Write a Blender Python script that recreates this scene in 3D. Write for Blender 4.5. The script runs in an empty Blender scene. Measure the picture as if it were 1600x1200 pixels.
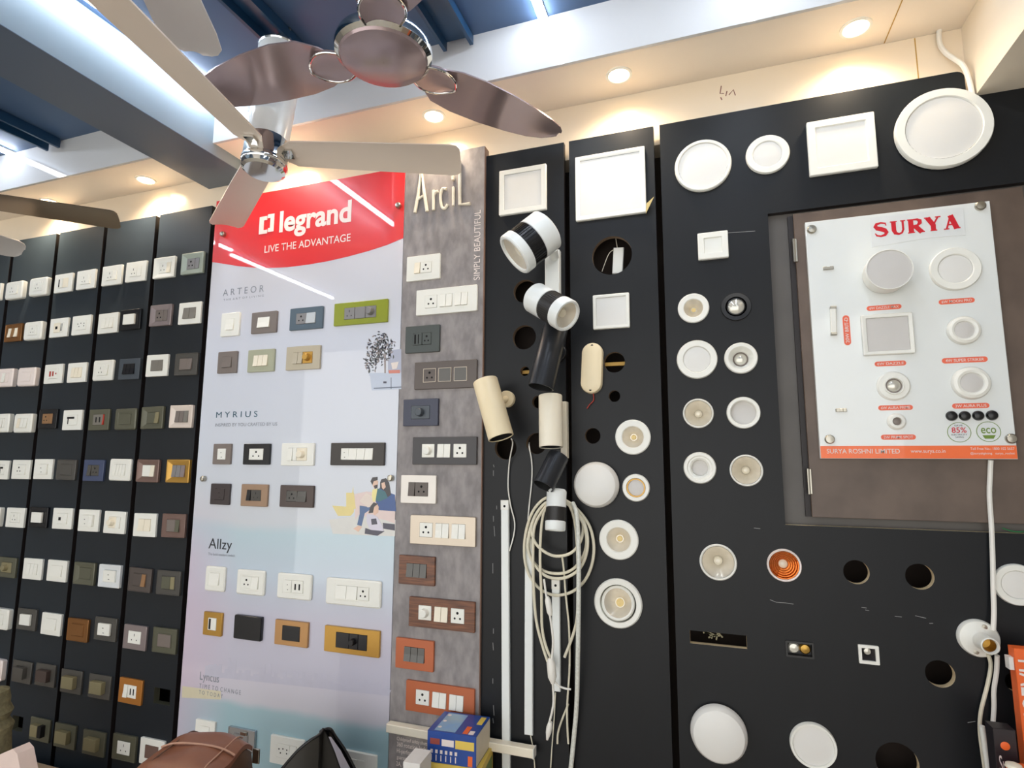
import bpy, bmesh, math, random
from mathutils import Matrix, Vector

# ------------------------------------------------------------------ camera, world, exposure
SC = bpy.context.scene
COL = SC.collection
EYE = (0.0, -1.8, 1.6)
RX, UP, BK = ((0.945647,0.325174,0.003765), (0.038616,-0.123781,0.991558), (0.322895,-0.937518,-0.129610))
cam_data = bpy.data.cameras.new('camera')
cam_data.lens = 20.044
cam_data.sensor_width = 36
cam_data.clip_start = 0.02
cam = bpy.data.objects.new('camera', cam_data)
COL.objects.link(cam)
m = Matrix.Identity(4)
for r in range(3):
    m[r][0], m[r][1], m[r][2], m[r][3] = RX[r], UP[r], BK[r], EYE[r]
cam.matrix_world = m
SC.camera = cam

world = bpy.data.worlds.new('fill_world')
SC.world = world
world.use_nodes = True
wn = world.node_tree.nodes['Background']
wn.inputs[0].default_value = (1.0, 0.985, 0.95, 1)     # even white fill added through the room's open back
wn.inputs[1].default_value = 1.25

vs = SC.view_settings
vs.view_transform = 'Standard'
vs.look = 'None'
vs.exposure = 0.92
vs.gamma = 1.0
vs.use_curve_mapping = False

Z_CEIL, Z_SOF, Z_TOP = 3.015, 2.838, 2.683      # ceiling, soffit underside, top of the display boards
Y_WALL, Y_FAS = 0.04, -0.173                    # header wall, front of the soffit
Z_COUNTER = 0.36
R = math.radians

# ------------------------------------------------------------------ materials
def lin(c):
    c = c / 255.0
    return c / 12.92 if c <= 0.04045 else ((c + 0.055) / 1.055) ** 2.4
MATS = {}
def mat(name, rgb, rough=0.5, metal=0.0, spec=0.5, var=0.06, scale=30.0, emit=0.0, coat=0.0, bump=0.0, stretch=(1, 1, 1), rgb2=None, trans=0.0, alpha=1.0):
    if name in MATS: return MATS[name]
    M_ = bpy.data.materials.new(name); M_.use_nodes = True
    nt = M_.node_tree; b = nt.nodes['Principled BSDF']
    c = tuple(lin(x) for x in rgb)
    tc = nt.nodes.new('ShaderNodeTexCoord'); mp = nt.nodes.new('ShaderNodeMapping'); mp.inputs['Scale'].default_value = stretch
    nz = nt.nodes.new('ShaderNodeTexNoise'); nz.inputs['Scale'].default_value = scale; nz.inputs['Detail'].default_value = 5
    mx = nt.nodes.new('ShaderNodeMix'); mx.data_type = 'RGBA'
    nt.links.new(tc.outputs['Object'], mp.inputs['Vector']); nt.links.new(mp.outputs['Vector'], nz.inputs['Vector'])
    nt.links.new(nz.outputs['Fac'], mx.inputs['Factor'])
    if rgb2: c2 = tuple(lin(x) for x in rgb2); c1 = c
    else: c1 = tuple(x * (1 - var) for x in c); c2 = tuple(min(1, x * (1 + var)) for x in c)
    if rgb2:
        rp = nt.nodes.new('ShaderNodeValToRGB'); rp.color_ramp.elements[0].position = 0.35; rp.color_ramp.elements[1].position = 0.65
        nt.links.new(nz.outputs['Fac'], rp.inputs['Fac']); nt.links.new(rp.outputs['Color'], mx.inputs['Factor'])
    mx.inputs['A'].default_value = c1 + (1,); mx.inputs['B'].default_value = c2 + (1,)
    nt.links.new(mx.outputs['Result'], b.inputs['Base Color'])
    b.inputs['Roughness'].default_value = rough; b.inputs['Metallic'].default_value = metal
    b.inputs['Specular IOR Level'].default_value = spec
    if coat: b.inputs['Coat Weight'].default_value = coat; b.inputs['Coat Roughness'].default_value = 0.03
    if trans: b.inputs['Transmission Weight'].default_value = trans
    if emit:
        b.inputs['Emission Color'].default_value = c + (1,); b.inputs['Emission Strength'].default_value = emit
    if bump:
        bp = nt.nodes.new('ShaderNodeBump'); bp.inputs['Strength'].default_value = bump; bp.inputs['Distance'].default_value = 0.002
        nt.links.new(nz.outputs['Fac'], bp.inputs['Height']); nt.links.new(bp.outputs['Normal'], b.inputs['Normal'])
    MATS[name] = M_
    return M_

mat('black_laminate', (15, 16, 19), 0.42, spec=0.3, var=0.25, scale=6, stretch=(3, 1, 1))
bl_ = MATS['black_laminate'].node_tree.nodes['Principled BSDF']
bl_.inputs['Sheen Weight'].default_value = 0.9; bl_.inputs['Sheen Roughness'].default_value = 0.38; bl_.inputs['Sheen Tint'].default_value = (0.55, 0.78, 1.0, 1)
mat('plywood_edge', (226, 205, 165), 0.7, var=0.15)
mat('worn_edge', (124, 104, 84), 0.7, var=0.3)
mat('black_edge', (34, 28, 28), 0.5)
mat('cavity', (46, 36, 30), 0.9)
mat('header_wall', (238, 222, 198), 0.16, spec=0.5, var=0.05, scale=4)
mat('soffit_paint', (248, 236, 220), 0.45, var=0.05, scale=5)
mat('fascia', (208, 210, 212), 0.06, spec=0.5, var=0.05, scale=3)
mat('ceiling_blue', (76, 102, 136), 0.45, var=0.10, scale=2)
mat('steel_blue', (28, 66, 100), 0.3, spec=0.6, var=0.12)
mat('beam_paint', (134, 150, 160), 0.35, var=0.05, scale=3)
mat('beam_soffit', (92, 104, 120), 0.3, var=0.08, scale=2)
mat('pilaster', (244, 232, 212), 0.4, var=0.05, scale=5)
mat('pilaster_under', (160, 132, 104), 0.5)
mat('floor_tile', (214, 204, 186), 0.25, var=0.1, scale=3)
mat('side_wall', (170, 165, 158), 0.5)
mat('counter', (176, 156, 134), 0.4, var=0.2)
mat('grey_laminate', (132, 127, 127), 0.5, rgb2=(158, 152, 151), scale=34, spec=0.4, stretch=(1, 1, .5))
mat('brown_laminate', (88, 74, 65), 0.42, rgb2=(106, 90, 79), scale=9, stretch=(1, 1, .8))
mat('recess_side', (92, 88, 84), 0.5, var=0.2, scale=10)
mat('chrome', (225, 225, 222), 0.06, 1.0, var=0.02)
mat('satin_steel', (176, 172, 160), 0.3, 1.0, var=0.05)
mat('mauve_metal', (168, 150, 152), 0.2, 0.6, var=0.05, scale=5)
mat('beige_metal', (220, 206, 192), 0.3, 0.0, var=0.04, scale=5)
mat('bronze_blade', (140, 124, 104), 0.28, 0.7, var=0.06, scale=5)
mat('pale_blade', (205, 202, 200), 0.4, 0.1, var=0.03, scale=5)
mat('white_enamel', (232, 236, 236), 0.2, var=0.02)
mat('white', (240, 240, 232), 0.3, var=0.02)
mat('white_cool', (236, 240, 238), 0.3, var=0.02)
mat('cream', (240, 232, 212), 0.35, var=0.03)
mat('ivory', (242, 226, 190), 0.4, var=0.03)
mat('diffuser', (232, 231, 226), 0.4, var=0.015)
mat('diffuser_grey', (210, 207, 203), 0.45, var=0.02)
mat('reflector', (222, 214, 198), 0.22, 0.35, var=0.08, scale=60)
mat('lens', (236, 228, 206), 0.08, 0.0, coat=0.6)
mat('chip', (232, 206, 140), 0.4)
mat('copper', (196, 106, 46), 0.16, 0.9, var=0.3, scale=90)
mat('silver_lens', (215, 212, 200), 0.12, 0.4, coat=0.5)
mat('black_plastic', (20, 20, 22), 0.3, var=0.1)
mat('black_metal', (44, 46, 50), 0.32, 0.2, var=0.1)
mat('dark_grille', (48, 46, 44), 0.4)
mat('brass', (176, 140, 70), 0.3, 0.9, var=0.1)
mat('wood_bar', (190, 150, 70), 0.6, var=0.2, stretch=(1, 1, 6))
mat('hole_black', (6, 6, 6), 0.8)
mat('warm_lamp', (255, 226, 180), 0.4, emit=9.0, var=0.0)
mat('led_tube', (236, 244, 255), 0.4, emit=20.0, var=0.0)
# switch plate colours
for n_, c_, r_, me_ in (('taupe', (128, 118, 112), .35, .2), ('slate', (86, 102, 114), .35, .2), ('leaf_green', (142, 152, 30), .3, .0), ('olive_grey', (172, 174, 150), .35, .1),
        ('beige', (190, 180, 158), .35, .2), ('bronze_black', (62, 58, 55), .35, .3), ('tan', (160, 132, 108), .35, .3), ('dark_brown', (82, 70, 66), .35, .2), ('espresso', (66, 58, 58), .35, .2),
        ('jet', (22, 23, 27), .25, 0), ('gold', (196, 152, 74), .28, .6), ('copper_gold', (190, 146, 98), .3, .6), ('mid_grey', (136, 134, 134), .35, .2), ('light_grey', (190, 196, 200), .35, .1),
        ('green_grey', (74, 80, 78), .4, .1), ('brown_grey', (92, 84, 80), .35, .3), ('navy', (58, 62, 80), .35, .1), ('charcoal', (66, 64, 66), .4, .1), ('silver_white', (222, 216, 208), .3, .2),
        ('champagne', (186, 174, 158), .28, .6), ('terracotta', (190, 104, 66), .4, .1), ('sage', (160, 170, 158), .35, .2), ('mauve', (150, 138, 138), .3, .4), ('smoke', (84, 82, 78), .15, .1),
        ('olive', (98, 98, 82), .3, .2), ('rose_brown', (128, 104, 96), .25, .3), ('navy_blue', (72, 82, 112), .3, .1), ('bronze', (150, 104, 60), .25, .6), ('bronze_orange', (196, 130, 62), .3, .4),
        ('pale_beige', (222, 208, 196), .3, .1), ('khaki', (140, 132, 100), .4, .1), ('amber', (150, 112, 76), .35, .1), ('red', (176, 62, 50), .3, .0), ('grey_module', (126, 122, 114), .4, .1),
        ('slate_dark', (72, 80, 88), .35, .1), ('pink_white', (240, 228, 222), .3, 0), ('white_grey', (222, 226, 228), .25, 0), ('silver', (176, 180, 184), .2, .7)):
    mat(n_, c_, r_, me_, var=0.05, scale=25)
mat('walnut', (86, 52, 36), 0.35, rgb2=(134, 84, 56), scale=10, stretch=(1, 1, 14))

# ------------------------------------------------------------------ mesh building
class B:
    def __init__(s): s.v, s.f, s.m = [], [], []
    def add(s, vs_, fs, mi=0):
        o = len(s.v); s.v += [tuple(p) for p in vs_]
        for q in fs: s.f.append(tuple(o + i for i in q)); s.m.append(mi)
        return s
    def loft(s, loops, mi=0, cap0=False, cap1=False, closed=True):
        n = len(loops[0]); vs_ = [p for l in loops for p in l]; fs = []
        for k in range(len(loops) - 1):
            for i in range(n if closed else n - 1):
                j = (i + 1) % n
                fs.append((k * n + i, k * n + j, (k + 1) * n + j, (k + 1) * n + i))
        if cap0: fs.append(tuple(range(n))[::-1])
        if cap1: fs.append(tuple((len(loops) - 1) * n + i for i in range(n)))
        return s.add(vs_, fs, mi)
    def box(s, x0, x1, y0, y1, z0, z1, mi=0, bev=0.0):
        if bev <= 0:
            return s.add([(x0, y0, z0), (x1, y0, z0), (x1, y1, z0), (x0, y1, z0), (x0, y0, z1), (x1, y0, z1), (x1, y1, z1), (x0, y1, z1)],
                         [(0, 3, 2, 1), (4, 5, 6, 7), (0, 1, 5, 4), (1, 2, 6, 5), (2, 3, 7, 6), (3, 0, 4, 7)], mi)
        b = bev
        def lp(y, i): return [(x0 + i, y, z0 + i), (x1 - i, y, z0 + i), (x1 - i, y, z1 - i), (x0 + i, y, z1 - i)]
        ya, yb = min(y0, y1), max(y0, y1)
        return s.loft([lp(yb, b), lp(yb - b, 0), lp(ya + b, 0), lp(ya, b)], mi, True, True)
    def lathe(s, prof, seg=40, mi=0, c=(0, 0, 0), cap0=False, cap1=False, axis='y'):
        # prof: (radius, outward height); axis 'y': outward = -Y, axis 'z': height = +Z
        loops = []
        for r, h in prof:
            l = []
            for i in range(seg):
                a = 2 * math.pi * i / seg
                if axis == 'y': l.append((c[0] + r * math.cos(a), c[1] - h, c[2] + r * math.sin(a)))
                else: l.append((c[0] + r * math.cos(a), c[1] + r * math.sin(a), c[2] + h))
            loops.append(l)
        return s.loft(loops, mi, cap0, cap1)
    def cyl(s, a, b, prof, seg=28, mi=0, cap0=True, cap1=True):
        # prof: (t along a->b, radius)
        a, b = Vector(a), Vector(b); d = (b - a); q = d.normalized()
        u = q.orthogonal().normalized(); w = q.cross(u)
        loops = [[tuple(a + d * t + (u * math.cos(2 * math.pi * i / seg) + w * math.sin(2 * math.pi * i / seg)) * r) for i in range(seg)] for t, r in prof]
        return s.loft(loops, mi, cap0, cap1)
    def tube(s, pts, r, seg=8, mi=0, sub=6):
        P_ = [Vector(p) for p in pts]
        if sub > 1 and len(P_) > 2:
            Q = []
            for i in range(len(P_) - 1):
                p0, p1, p2, p3 = P_[max(i - 1, 0)], P_[i], P_[i + 1], P_[min(i + 2, len(P_) - 1)]
                for k in range(sub):
                    t = k / sub
                    Q.append(0.5 * ((2 * p1) + (p2 - p0) * t + (2 * p0 - 5 * p1 + 4 * p2 - p3) * t * t + (3 * p1 - p0 - 3 * p2 + p3) * t ** 3))
            Q.append(P_[-1]); P_ = Q
        loops = []; u = None
        for i, p in enumerate(P_):
            t = (P_[min(i + 1, len(P_) - 1)] - P_[max(i - 1, 0)]).normalized()
            u = t.orthogonal().normalized() if u is None else (u - t * u.dot(t)).normalized()
            w = t.cross(u)
            loops.append([tuple(p + (u * math.cos(2 * math.pi * k / seg) + w * math.sin(2 * math.pi * k / seg)) * r) for k in range(seg)])
        return s.loft(loops, mi, True, True)
    def poly(s, pts, y0, y1, mi=0):
        # prism over an outline in the wall plane, pts (x, z)
        n = len(pts)
        return s.add([(x, y0, z) for x, z in pts] + [(x, y1, z) for x, z in pts],
                     [tuple(range(n)), tuple(range(2 * n - 1, n - 1, -1))] + [(i, (i + 1) % n, n + (i + 1) % n, n + i) for i in range(n)], mi)
    def ribbon(s, pts, w, y0, y1, mi=0):
        # stroke of width w (number or list) along pts (x, z), flat in the wall plane
        n = len(pts); L, Rr = [], []
        for i in range(n):
            a, b = pts[max(i - 1, 0)], pts[min(i + 1, n - 1)]
            t = Vector((b[0] - a[0], b[1] - a[1])).normalized()
            k = (w[i] if isinstance(w, (list, tuple)) else w) / 2
            L.append((pts[i][0] - t.y * k, pts[i][1] + t.x * k)); Rr.append((pts[i][0] + t.y * k, pts[i][1] - t.x * k))
        vs_ = [(x, y0, z) for x, z in L] + [(x, y0, z) for x, z in Rr] + [(x, y1, z) for x, z in L] + [(x, y1, z) for x, z in Rr]
        fs = []
        for i in range(n - 1):
            fs += [(i, i + 1, n + i + 1, n + i), (2 * n + i, 3 * n + i, 3 * n + i + 1, 2 * n + i + 1), (i, 2 * n + i, 2 * n + i + 1, i + 1), (n + i, n + i + 1, 3 * n + i + 1, 3 * n + i)]
        fs += [(0, n, 3 * n, 2 * n), (n - 1, 3 * n - 1, 4 * n - 1, 2 * n - 1)]
        return s.add(vs_, fs, mi)
    def mesh(s, name, mats, smooth=True):
        me = bpy.data.meshes.new(name); me.from_pydata(s.v, [], s.f)
        bm = bmesh.new(); bm.from_mesh(me); bmesh.ops.recalc_face_normals(bm, faces=bm.faces); bm.to_mesh(me); bm.free()
        for q in (mats if isinstance(mats, (list, tuple)) else [mats]): me.materials.append(MATS[q])
        me.polygons.foreach_set('material_index', s.m)
        if smooth:
            me.polygons.foreach_set('use_smooth', [True] * len(me.polygons)); me.set_sharp_from_angle(angle=R(32))
        me.update()
        return me

def obj(name, me, parent=None, loc=(0, 0, 0), rot=(0, 0, 0)):
    o = bpy.data.objects.new(name, me); COL.objects.link(o)
    o.location = loc; o.rotation_euler = rot
    if parent: o.parent = parent
    return o
def put(name, b, mats, parent=None, loc=(0, 0, 0), rot=(0, 0, 0), smooth=True):
    return obj(name, b.mesh(name, mats, smooth), parent, loc, rot)
def tag(o, label, cat, group=None):
    o['label'] = label; o['category'] = cat
    if group: o['group'] = group
    return o
def thing(name, label, cat, loc=(0, 0, 0), rot=(0, 0, 0), group=None):
    return tag(obj(name, None, None, loc, rot), label, cat, group)
def struct(name, b, mats, smooth=False):
    o = put(name, b, mats, smooth=smooth); o['kind'] = 'structure'; return o

def rrect(w, h, r, y, n=4, cx=0, cz=0):
    r = max(min(r, w / 2 - 1e-5, h / 2 - 1e-5), 1e-5); out = []
    for qx, qz, a0 in ((1, 1, 0), (-1, 1, 90), (-1, -1, 180), (1, -1, 270)):
        for i in range(n):
            a = R(a0 + 90 * i / (n - 1))
            out.append((cx + qx * (w / 2 - r) + r * math.cos(a), y, cz + qz * (h / 2 - r) + r * math.sin(a)))
    return out

TXT = {}
def text_mesh(s, material, off=0.0, ext=0.0004):
    k = (s, material, off, ext)
    if k in TXT: return TXT[k]
    cu = bpy.data.curves.new('lettering', 'FONT'); cu.body = s; cu.offset = off; cu.resolution_u = 4
    o = bpy.data.objects.new('lettering', cu); COL.objects.link(o)
    dg = bpy.context.evaluated_depsgraph_get(); dg.update()
    me = bpy.data.meshes.new_from_object(o.evaluated_get(dg)); me.name = 'lettering'
    bpy.data.objects.remove(o); bpy.data.curves.remove(cu)
    xs = [v.co.x for v in me.vertices]; ys = [v.co.y for v in me.vertices]
    x0, x1, y1 = min(xs), max(xs), max(ys)
    for v in me.vertices: v.co = ((v.co.x - x0) / (x1 - x0), v.co.y / y1, 0)
    me.materials.clear(); me.materials.append(MATS[material])
    TXT[k] = me
    return me
def text(s, pl, pr, pt, y, material, parent, off=0.0, name='lettering', org=(0, 0, 0)):
    """flat lettering on the wall plane: baseline from pl to pr (x, z), cap height up to pt"""
    o = obj(name, text_mesh(s, material, off), parent)
    w, h = pr[0] - pl[0], pt[1] - pl[1]
    o.location = (pl[0] - org[0], y - org[1], (pl[1] + pr[1]) / 2 - org[2]); o.rotation_euler = (R(90), 0, 0); o.scale = (w, h, 1)
    return o

def slab(name, outer, holes, y0, y1, mats, parent=None):
    """board with real holes: outer and holes are outlines (x, z); mats: face, outer edge, hole edge"""
    bm = bmesh.new(); loops = []
    for pts in [outer] + holes:
        vv = [bm.verts.new((x, y0, z)) for x, z in pts]
        for i in range(len(vv)): bm.edges.new((vv[i], vv[(i + 1) % len(vv)]))
        loops.append(pts)
    bmesh.ops.triangle_fill(bm, use_beauty=True, use_dissolve=False, edges=bm.edges[:], normal=(0, -1, 0))
    bm.verts.index_update()
    tri = [tuple(v.index for v in f_.verts) for f_ in bm.faces]; co = [tuple(v.co) for v in bm.verts]; bm.free()
    b = B(); b.add(co, tri, 0); b.add([(x, y1, z) for x, _, z in co], tri, 0)
    for k, pts in enumerate(loops):
        n = len(pts)
        for i in range(n):
            (xa, za), (xb, zb) = pts[i], pts[(i + 1) % n]
            big = abs(xb - xa) + abs(zb - za) > .3 and not (abs(zb - za) < .01 and za < 1.9)  # recess top and sides coloured dark as if shaded, bottom rim stays plywood
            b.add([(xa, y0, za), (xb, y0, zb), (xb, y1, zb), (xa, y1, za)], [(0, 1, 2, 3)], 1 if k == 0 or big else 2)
    me = bpy.data.meshes.new(name); me.from_pydata(b.v, [], b.f)
    bm = bmesh.new(); bm.from_mesh(me); bmesh.ops.remove_doubles(bm, verts=bm.verts, dist=1e-6); bmesh.ops.recalc_face_normals(bm, faces=bm.faces); bm.to_mesh(me); bm.free()
    for q in mats: me.materials.append(MATS[q])
    if len(me.polygons) == len(b.m): me.polygons.foreach_set('material_index', b.m)
    return obj(name, me, parent)
def circ(x, z, r, n=40): return [(x + r * math.cos(2 * math.pi * i / n), z + r * math.sin(2 * math.pi * i / n)) for i in range(n)]
def rect(x, z, w, h): return [(x - w / 2, z - h / 2), (x + w / 2, z - h / 2), (x + w / 2, z + h / 2), (x - w / 2, z + h / 2)]

# ------------------------------------------------------------------ the setting
XL, XR = -5.2, 1.75
struct('floor', B().box(XL, XR, -4.6, 0.2, -0.1, 0), 'floor_tile')
struct('ceiling', B().box(XL, XR, -4.6, 0.2, Z_CEIL, Z_CEIL + 0.1), 'ceiling_blue')
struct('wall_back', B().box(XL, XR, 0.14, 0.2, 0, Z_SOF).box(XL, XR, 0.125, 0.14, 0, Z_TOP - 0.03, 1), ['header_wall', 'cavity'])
struct('trim_1', B().box(XL, 0.72, Y_WALL, 0.14, Z_TOP - 0.045, Z_SOF, 0).box(0.72, XR, Y_WALL, 0.14, 2.602, Z_SOF, 0), 'header_wall')
struct('trim_2', B().box(XL, XR, Y_FAS, 0.14, Z_SOF + 0.0005, Z_SOF + 0.012), 'soffit_paint')
struct('trim_3', B().box(XL, XR, Y_FAS - 0.012, Y_FAS - 0.0005, Z_SOF - 0.002, Z_CEIL), 'fascia')
struct('wall_left', B().box(XL - 0.1, XL, -4.6, 0.2, 0, Z_CEIL), 'side_wall')
struct('wall_right', B().box(XR, XR + 0.1, -4.6, 0.2, 0, Z_CEIL), 'side_wall')
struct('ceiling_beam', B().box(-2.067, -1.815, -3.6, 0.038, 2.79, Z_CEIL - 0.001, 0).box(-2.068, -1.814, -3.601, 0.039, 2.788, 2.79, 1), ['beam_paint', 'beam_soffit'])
struct('pilaster_beam', B().box(0.735, 1.3, -1.5, Y_WALL, 2.602, Z_SOF, 0), 'pilaster')
# thin panel joints on the soffit and header wall
b = B()
for p, q in (((0.5424, 2.8447), (0.5424, 2.8447)),):
    b.box(p[0] - 0.0015, p[0] + 0.0015, Y_FAS + 0.003, Y_WALL - 0.002, Z_SOF - 0.0006, Z_SOF)
x = (0.6206, 2.7736)[0]; b.box(x - 0.0015, x + 0.0015, Y_WALL - 0.0006, Y_WALL, Z_TOP - 0.03, Z_SOF - 0.002)
struct('trim_4', b, 'wood_bar')
# steel roof channels hanging under the ceiling, running away from the wall
def channel(x0, x1, label):
    t = thing('ceiling_channel', label, 'steel channel', ((x0 + x1) / 2, -1.4, Z_CEIL), group='steel channels under the ceiling')
    w = (x1 - x0) / 2
    put('web', B().box(-w, w, -2.2, 1.2, -0.014, -0.002), 'steel_blue', t, smooth=False)
    for s_ in (-1, 1):
        put('flange', B().box(s_ * w - 0.006, s_ * w + 0.006, -2.2, 1.2, -0.047, -0.0145), 'steel_blue', t, smooth=False)
    return t
channel(-0.795, -0.698, 'navy steel channel between the chrome fan motor and the long ceiling light')
channel(-1.346, -1.262, 'navy steel channel that carries the fan with the white stem')
channel(-2.772, -2.696, 'navy steel channel left of the wide grey ceiling beam')
# LED tubes on the ceiling (lit)
def tube_light(x, y0, y1, label):
    t = thing('led_tube_light', label, 'tube light', (x, (y0 + y1) / 2, Z_CEIL), group='lit LED tubes on the ceiling')
    l = (y1 - y0) / 2
    put('body', B().box(-0.014, 0.014, -l, l, -0.008, 0), 'white', t)
    put('diffuser', B().box(-0.012, 0.012, -l + 0.004, l - 0.004, -0.02, -0.008), 'led_tube', t)
    return t
tube_light(-0.452, -1.45, Y_FAS - 0.014, 'lit LED tube on the blue ceiling nearest the middle downlight')
tube_light(0.185, -1.45, Y_FAS - 0.03, 'lit LED tube above the right part of the soffit, mostly out of view')
tube_light(-1.755, -1.12, Y_FAS - 0.02, 'lit LED tube along the side of the grey beam behind the fans')
tube_light(-3.03, -1.14, Y_FAS - 0.016, 'lit LED tube at the far left of the beam')
tube_light(-3.1, -2.35, -1.2, 'lit LED tube further back in the left bay, seen only mirrored')
tube_light(-1.1, -3.2, -2.2, 'added fill LED tube, unseen behind the viewer, left')  # unseen tube, added as fill light
tube_light(0.5, -3.2, -2.2, 'added fill LED tube, unseen behind the viewer, right')  # second unseen tube, added to fill from the right
# soffit downlights (lit, warm)
DL = ((-3.0031, -0.031, 2.8375), (-2.3512, -0.0438, 2.8375), (-0.9024, -0.0652, 2.8375), (-0.231, -0.0744, 2.8375), (0.4465, -0.0617, 2.8375), (-1.6, -0.06, Z_SOF))
DLN = ('lit warm downlight in the soffit above the leftmost strips', 'lit warm downlight in the soffit just left of the grey beam', 'lit warm downlight in the soffit behind the chrome fan motor',
       'lit warm downlight in the soffit above the large square panel lights', 'lit warm downlight in the soffit at the right, above the black board', 'lit warm downlight hidden by the fan with white stem')
for p, n_ in zip(DL, DLN):
    t = thing('soffit_downlight', n_, 'downlight', (p[0], p[1], Z_SOF), group='warm downlights in the soffit')
    put('trim_ring', B().lathe([(0.042, 0), (0.042, -0.004), (0.034, -0.005), (0.032, -0.001)], 32, axis='z'), 'white', t)
    put('lens', B().lathe([(0.032, -0.002), (0.02, -0.004), (0.001, -0.005)], 32, axis='z', cap1=True), 'warm_lamp', t)
    L = bpy.data.lights.new('downlight_lamp', 'SPOT'); L.energy = 5; L.color = (1.0, 0.8, 0.58); L.spot_size = R(150); L.spot_blend = 0.7; L.shadow_soft_size = 0.03
    lo = bpy.data.objects.new('downlight_lamp', L); COL.objects.link(lo); lo.location = (0, 0, -0.012); lo.parent = t

# ------------------------------------------------------------------ display boards
ZB = 0.25
BOARD_HOLES = {'A': [], 'B': [], 'C': []}
ORD = ('nearest the red-topped board', 'second from the red-topped board', 'third from the red-topped board', 'fourth from the red-topped board', 'fifth from the red-topped board')
SW, SG = 0.3025, 0.0245
STRIP_R = [-1.9985, -2.3255, -2.6525, -2.9795, -3.3065]
h9 = [(-2.0661, 0.6703, 0.0839, 0.0583)]
h10 = [(-2.8789, 0.4543, 0.0688, 0.0596)]
for k, xr in enumerate(STRIP_R):
    hl = [rect(*h9[0])] if k == 0 else [rect(*h10[0])] if k == 2 else []
    o = slab('display_strip', rect(xr - SW / 2, (ZB + Z_TOP) / 2, SW, Z_TOP - ZB), hl, 0.0, 0.026, ['black_laminate', 'black_edge', 'olive'])
    tag(o, 'tall black laminate strip of switches, ' + ORD[k], 'display board', 'black strips of switch plates')

# right boards are cut after the lamps have asked for their holes
XA = ((-0.7211, 2.6809)[0], (-0.4344, 2.6416)[0]); XB = ((-0.4164, 2.6383)[0], (-0.1333, 2.6543)[0]); XC0 = (-0.1136, 2.5617)[0]
def hole(k, x, z, d): BOARD_HOLES[k].append(circ(x, z, d / 2))

# ------------------------------------------------------------------ switch plates
CACHE = {}
def cached(key, make):
    if key not in CACHE: CACHE[key] = make()
    return CACHE[key]
def frame_mesh(w, h, iw, ih, style, m_):
    t = {'flat': .009, 'thick': .022, 'slope': .012, 'round': .011, 'glass': .010, 'thin': .006, 'hang': .008}[style]
    r = {'flat': .003, 'thick': .008, 'slope': .003, 'round': .007, 'glass': .003, 'thin': .002, 'hang': .003}[style]
    bv = {'flat': .0012, 'thick': .005, 'slope': .002, 'round': .004, 'glass': .001, 'thin': .001, 'hang': .001}[style]
    b = B(); l = [rrect(w, h, r, 0), rrect(w, h, r, -t + bv), rrect(w - bv * 2, h - bv * 2, r, -t)]
    if style == 'slope':
        l += [rrect(w - .018, h - .016, .003, -t), rrect(iw + .004, ih + .004, .001, -t * .45), rrect(iw, ih, .0008, -t * .45)]
    elif style == 'glass':
        l += [rrect(w - .006, h - .006, .002, -t), rrect(w - .008, h - .008, .002, -t + .0015), rrect(iw + .006, ih + .006, .001, -t + .0015), rrect(iw + .004, ih + .004, .001, -t - .0005), rrect(iw, ih, .0008, -t - .0005)]
    elif style == 'round':
        l += [rrect(iw + .014, ih + .012, .003, -t), rrect(iw + .012, ih + .010, .003, -t + .001), rrect(iw, ih, .001, -t + .001)]
    else:
        l += [rrect(iw, ih, .0008, -t)]
    l += [rrect(iw, ih, .0008, -.0008), ]
    b.loft(l, 0, False, False)
    return b.mesh('frame', m_), t
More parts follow.
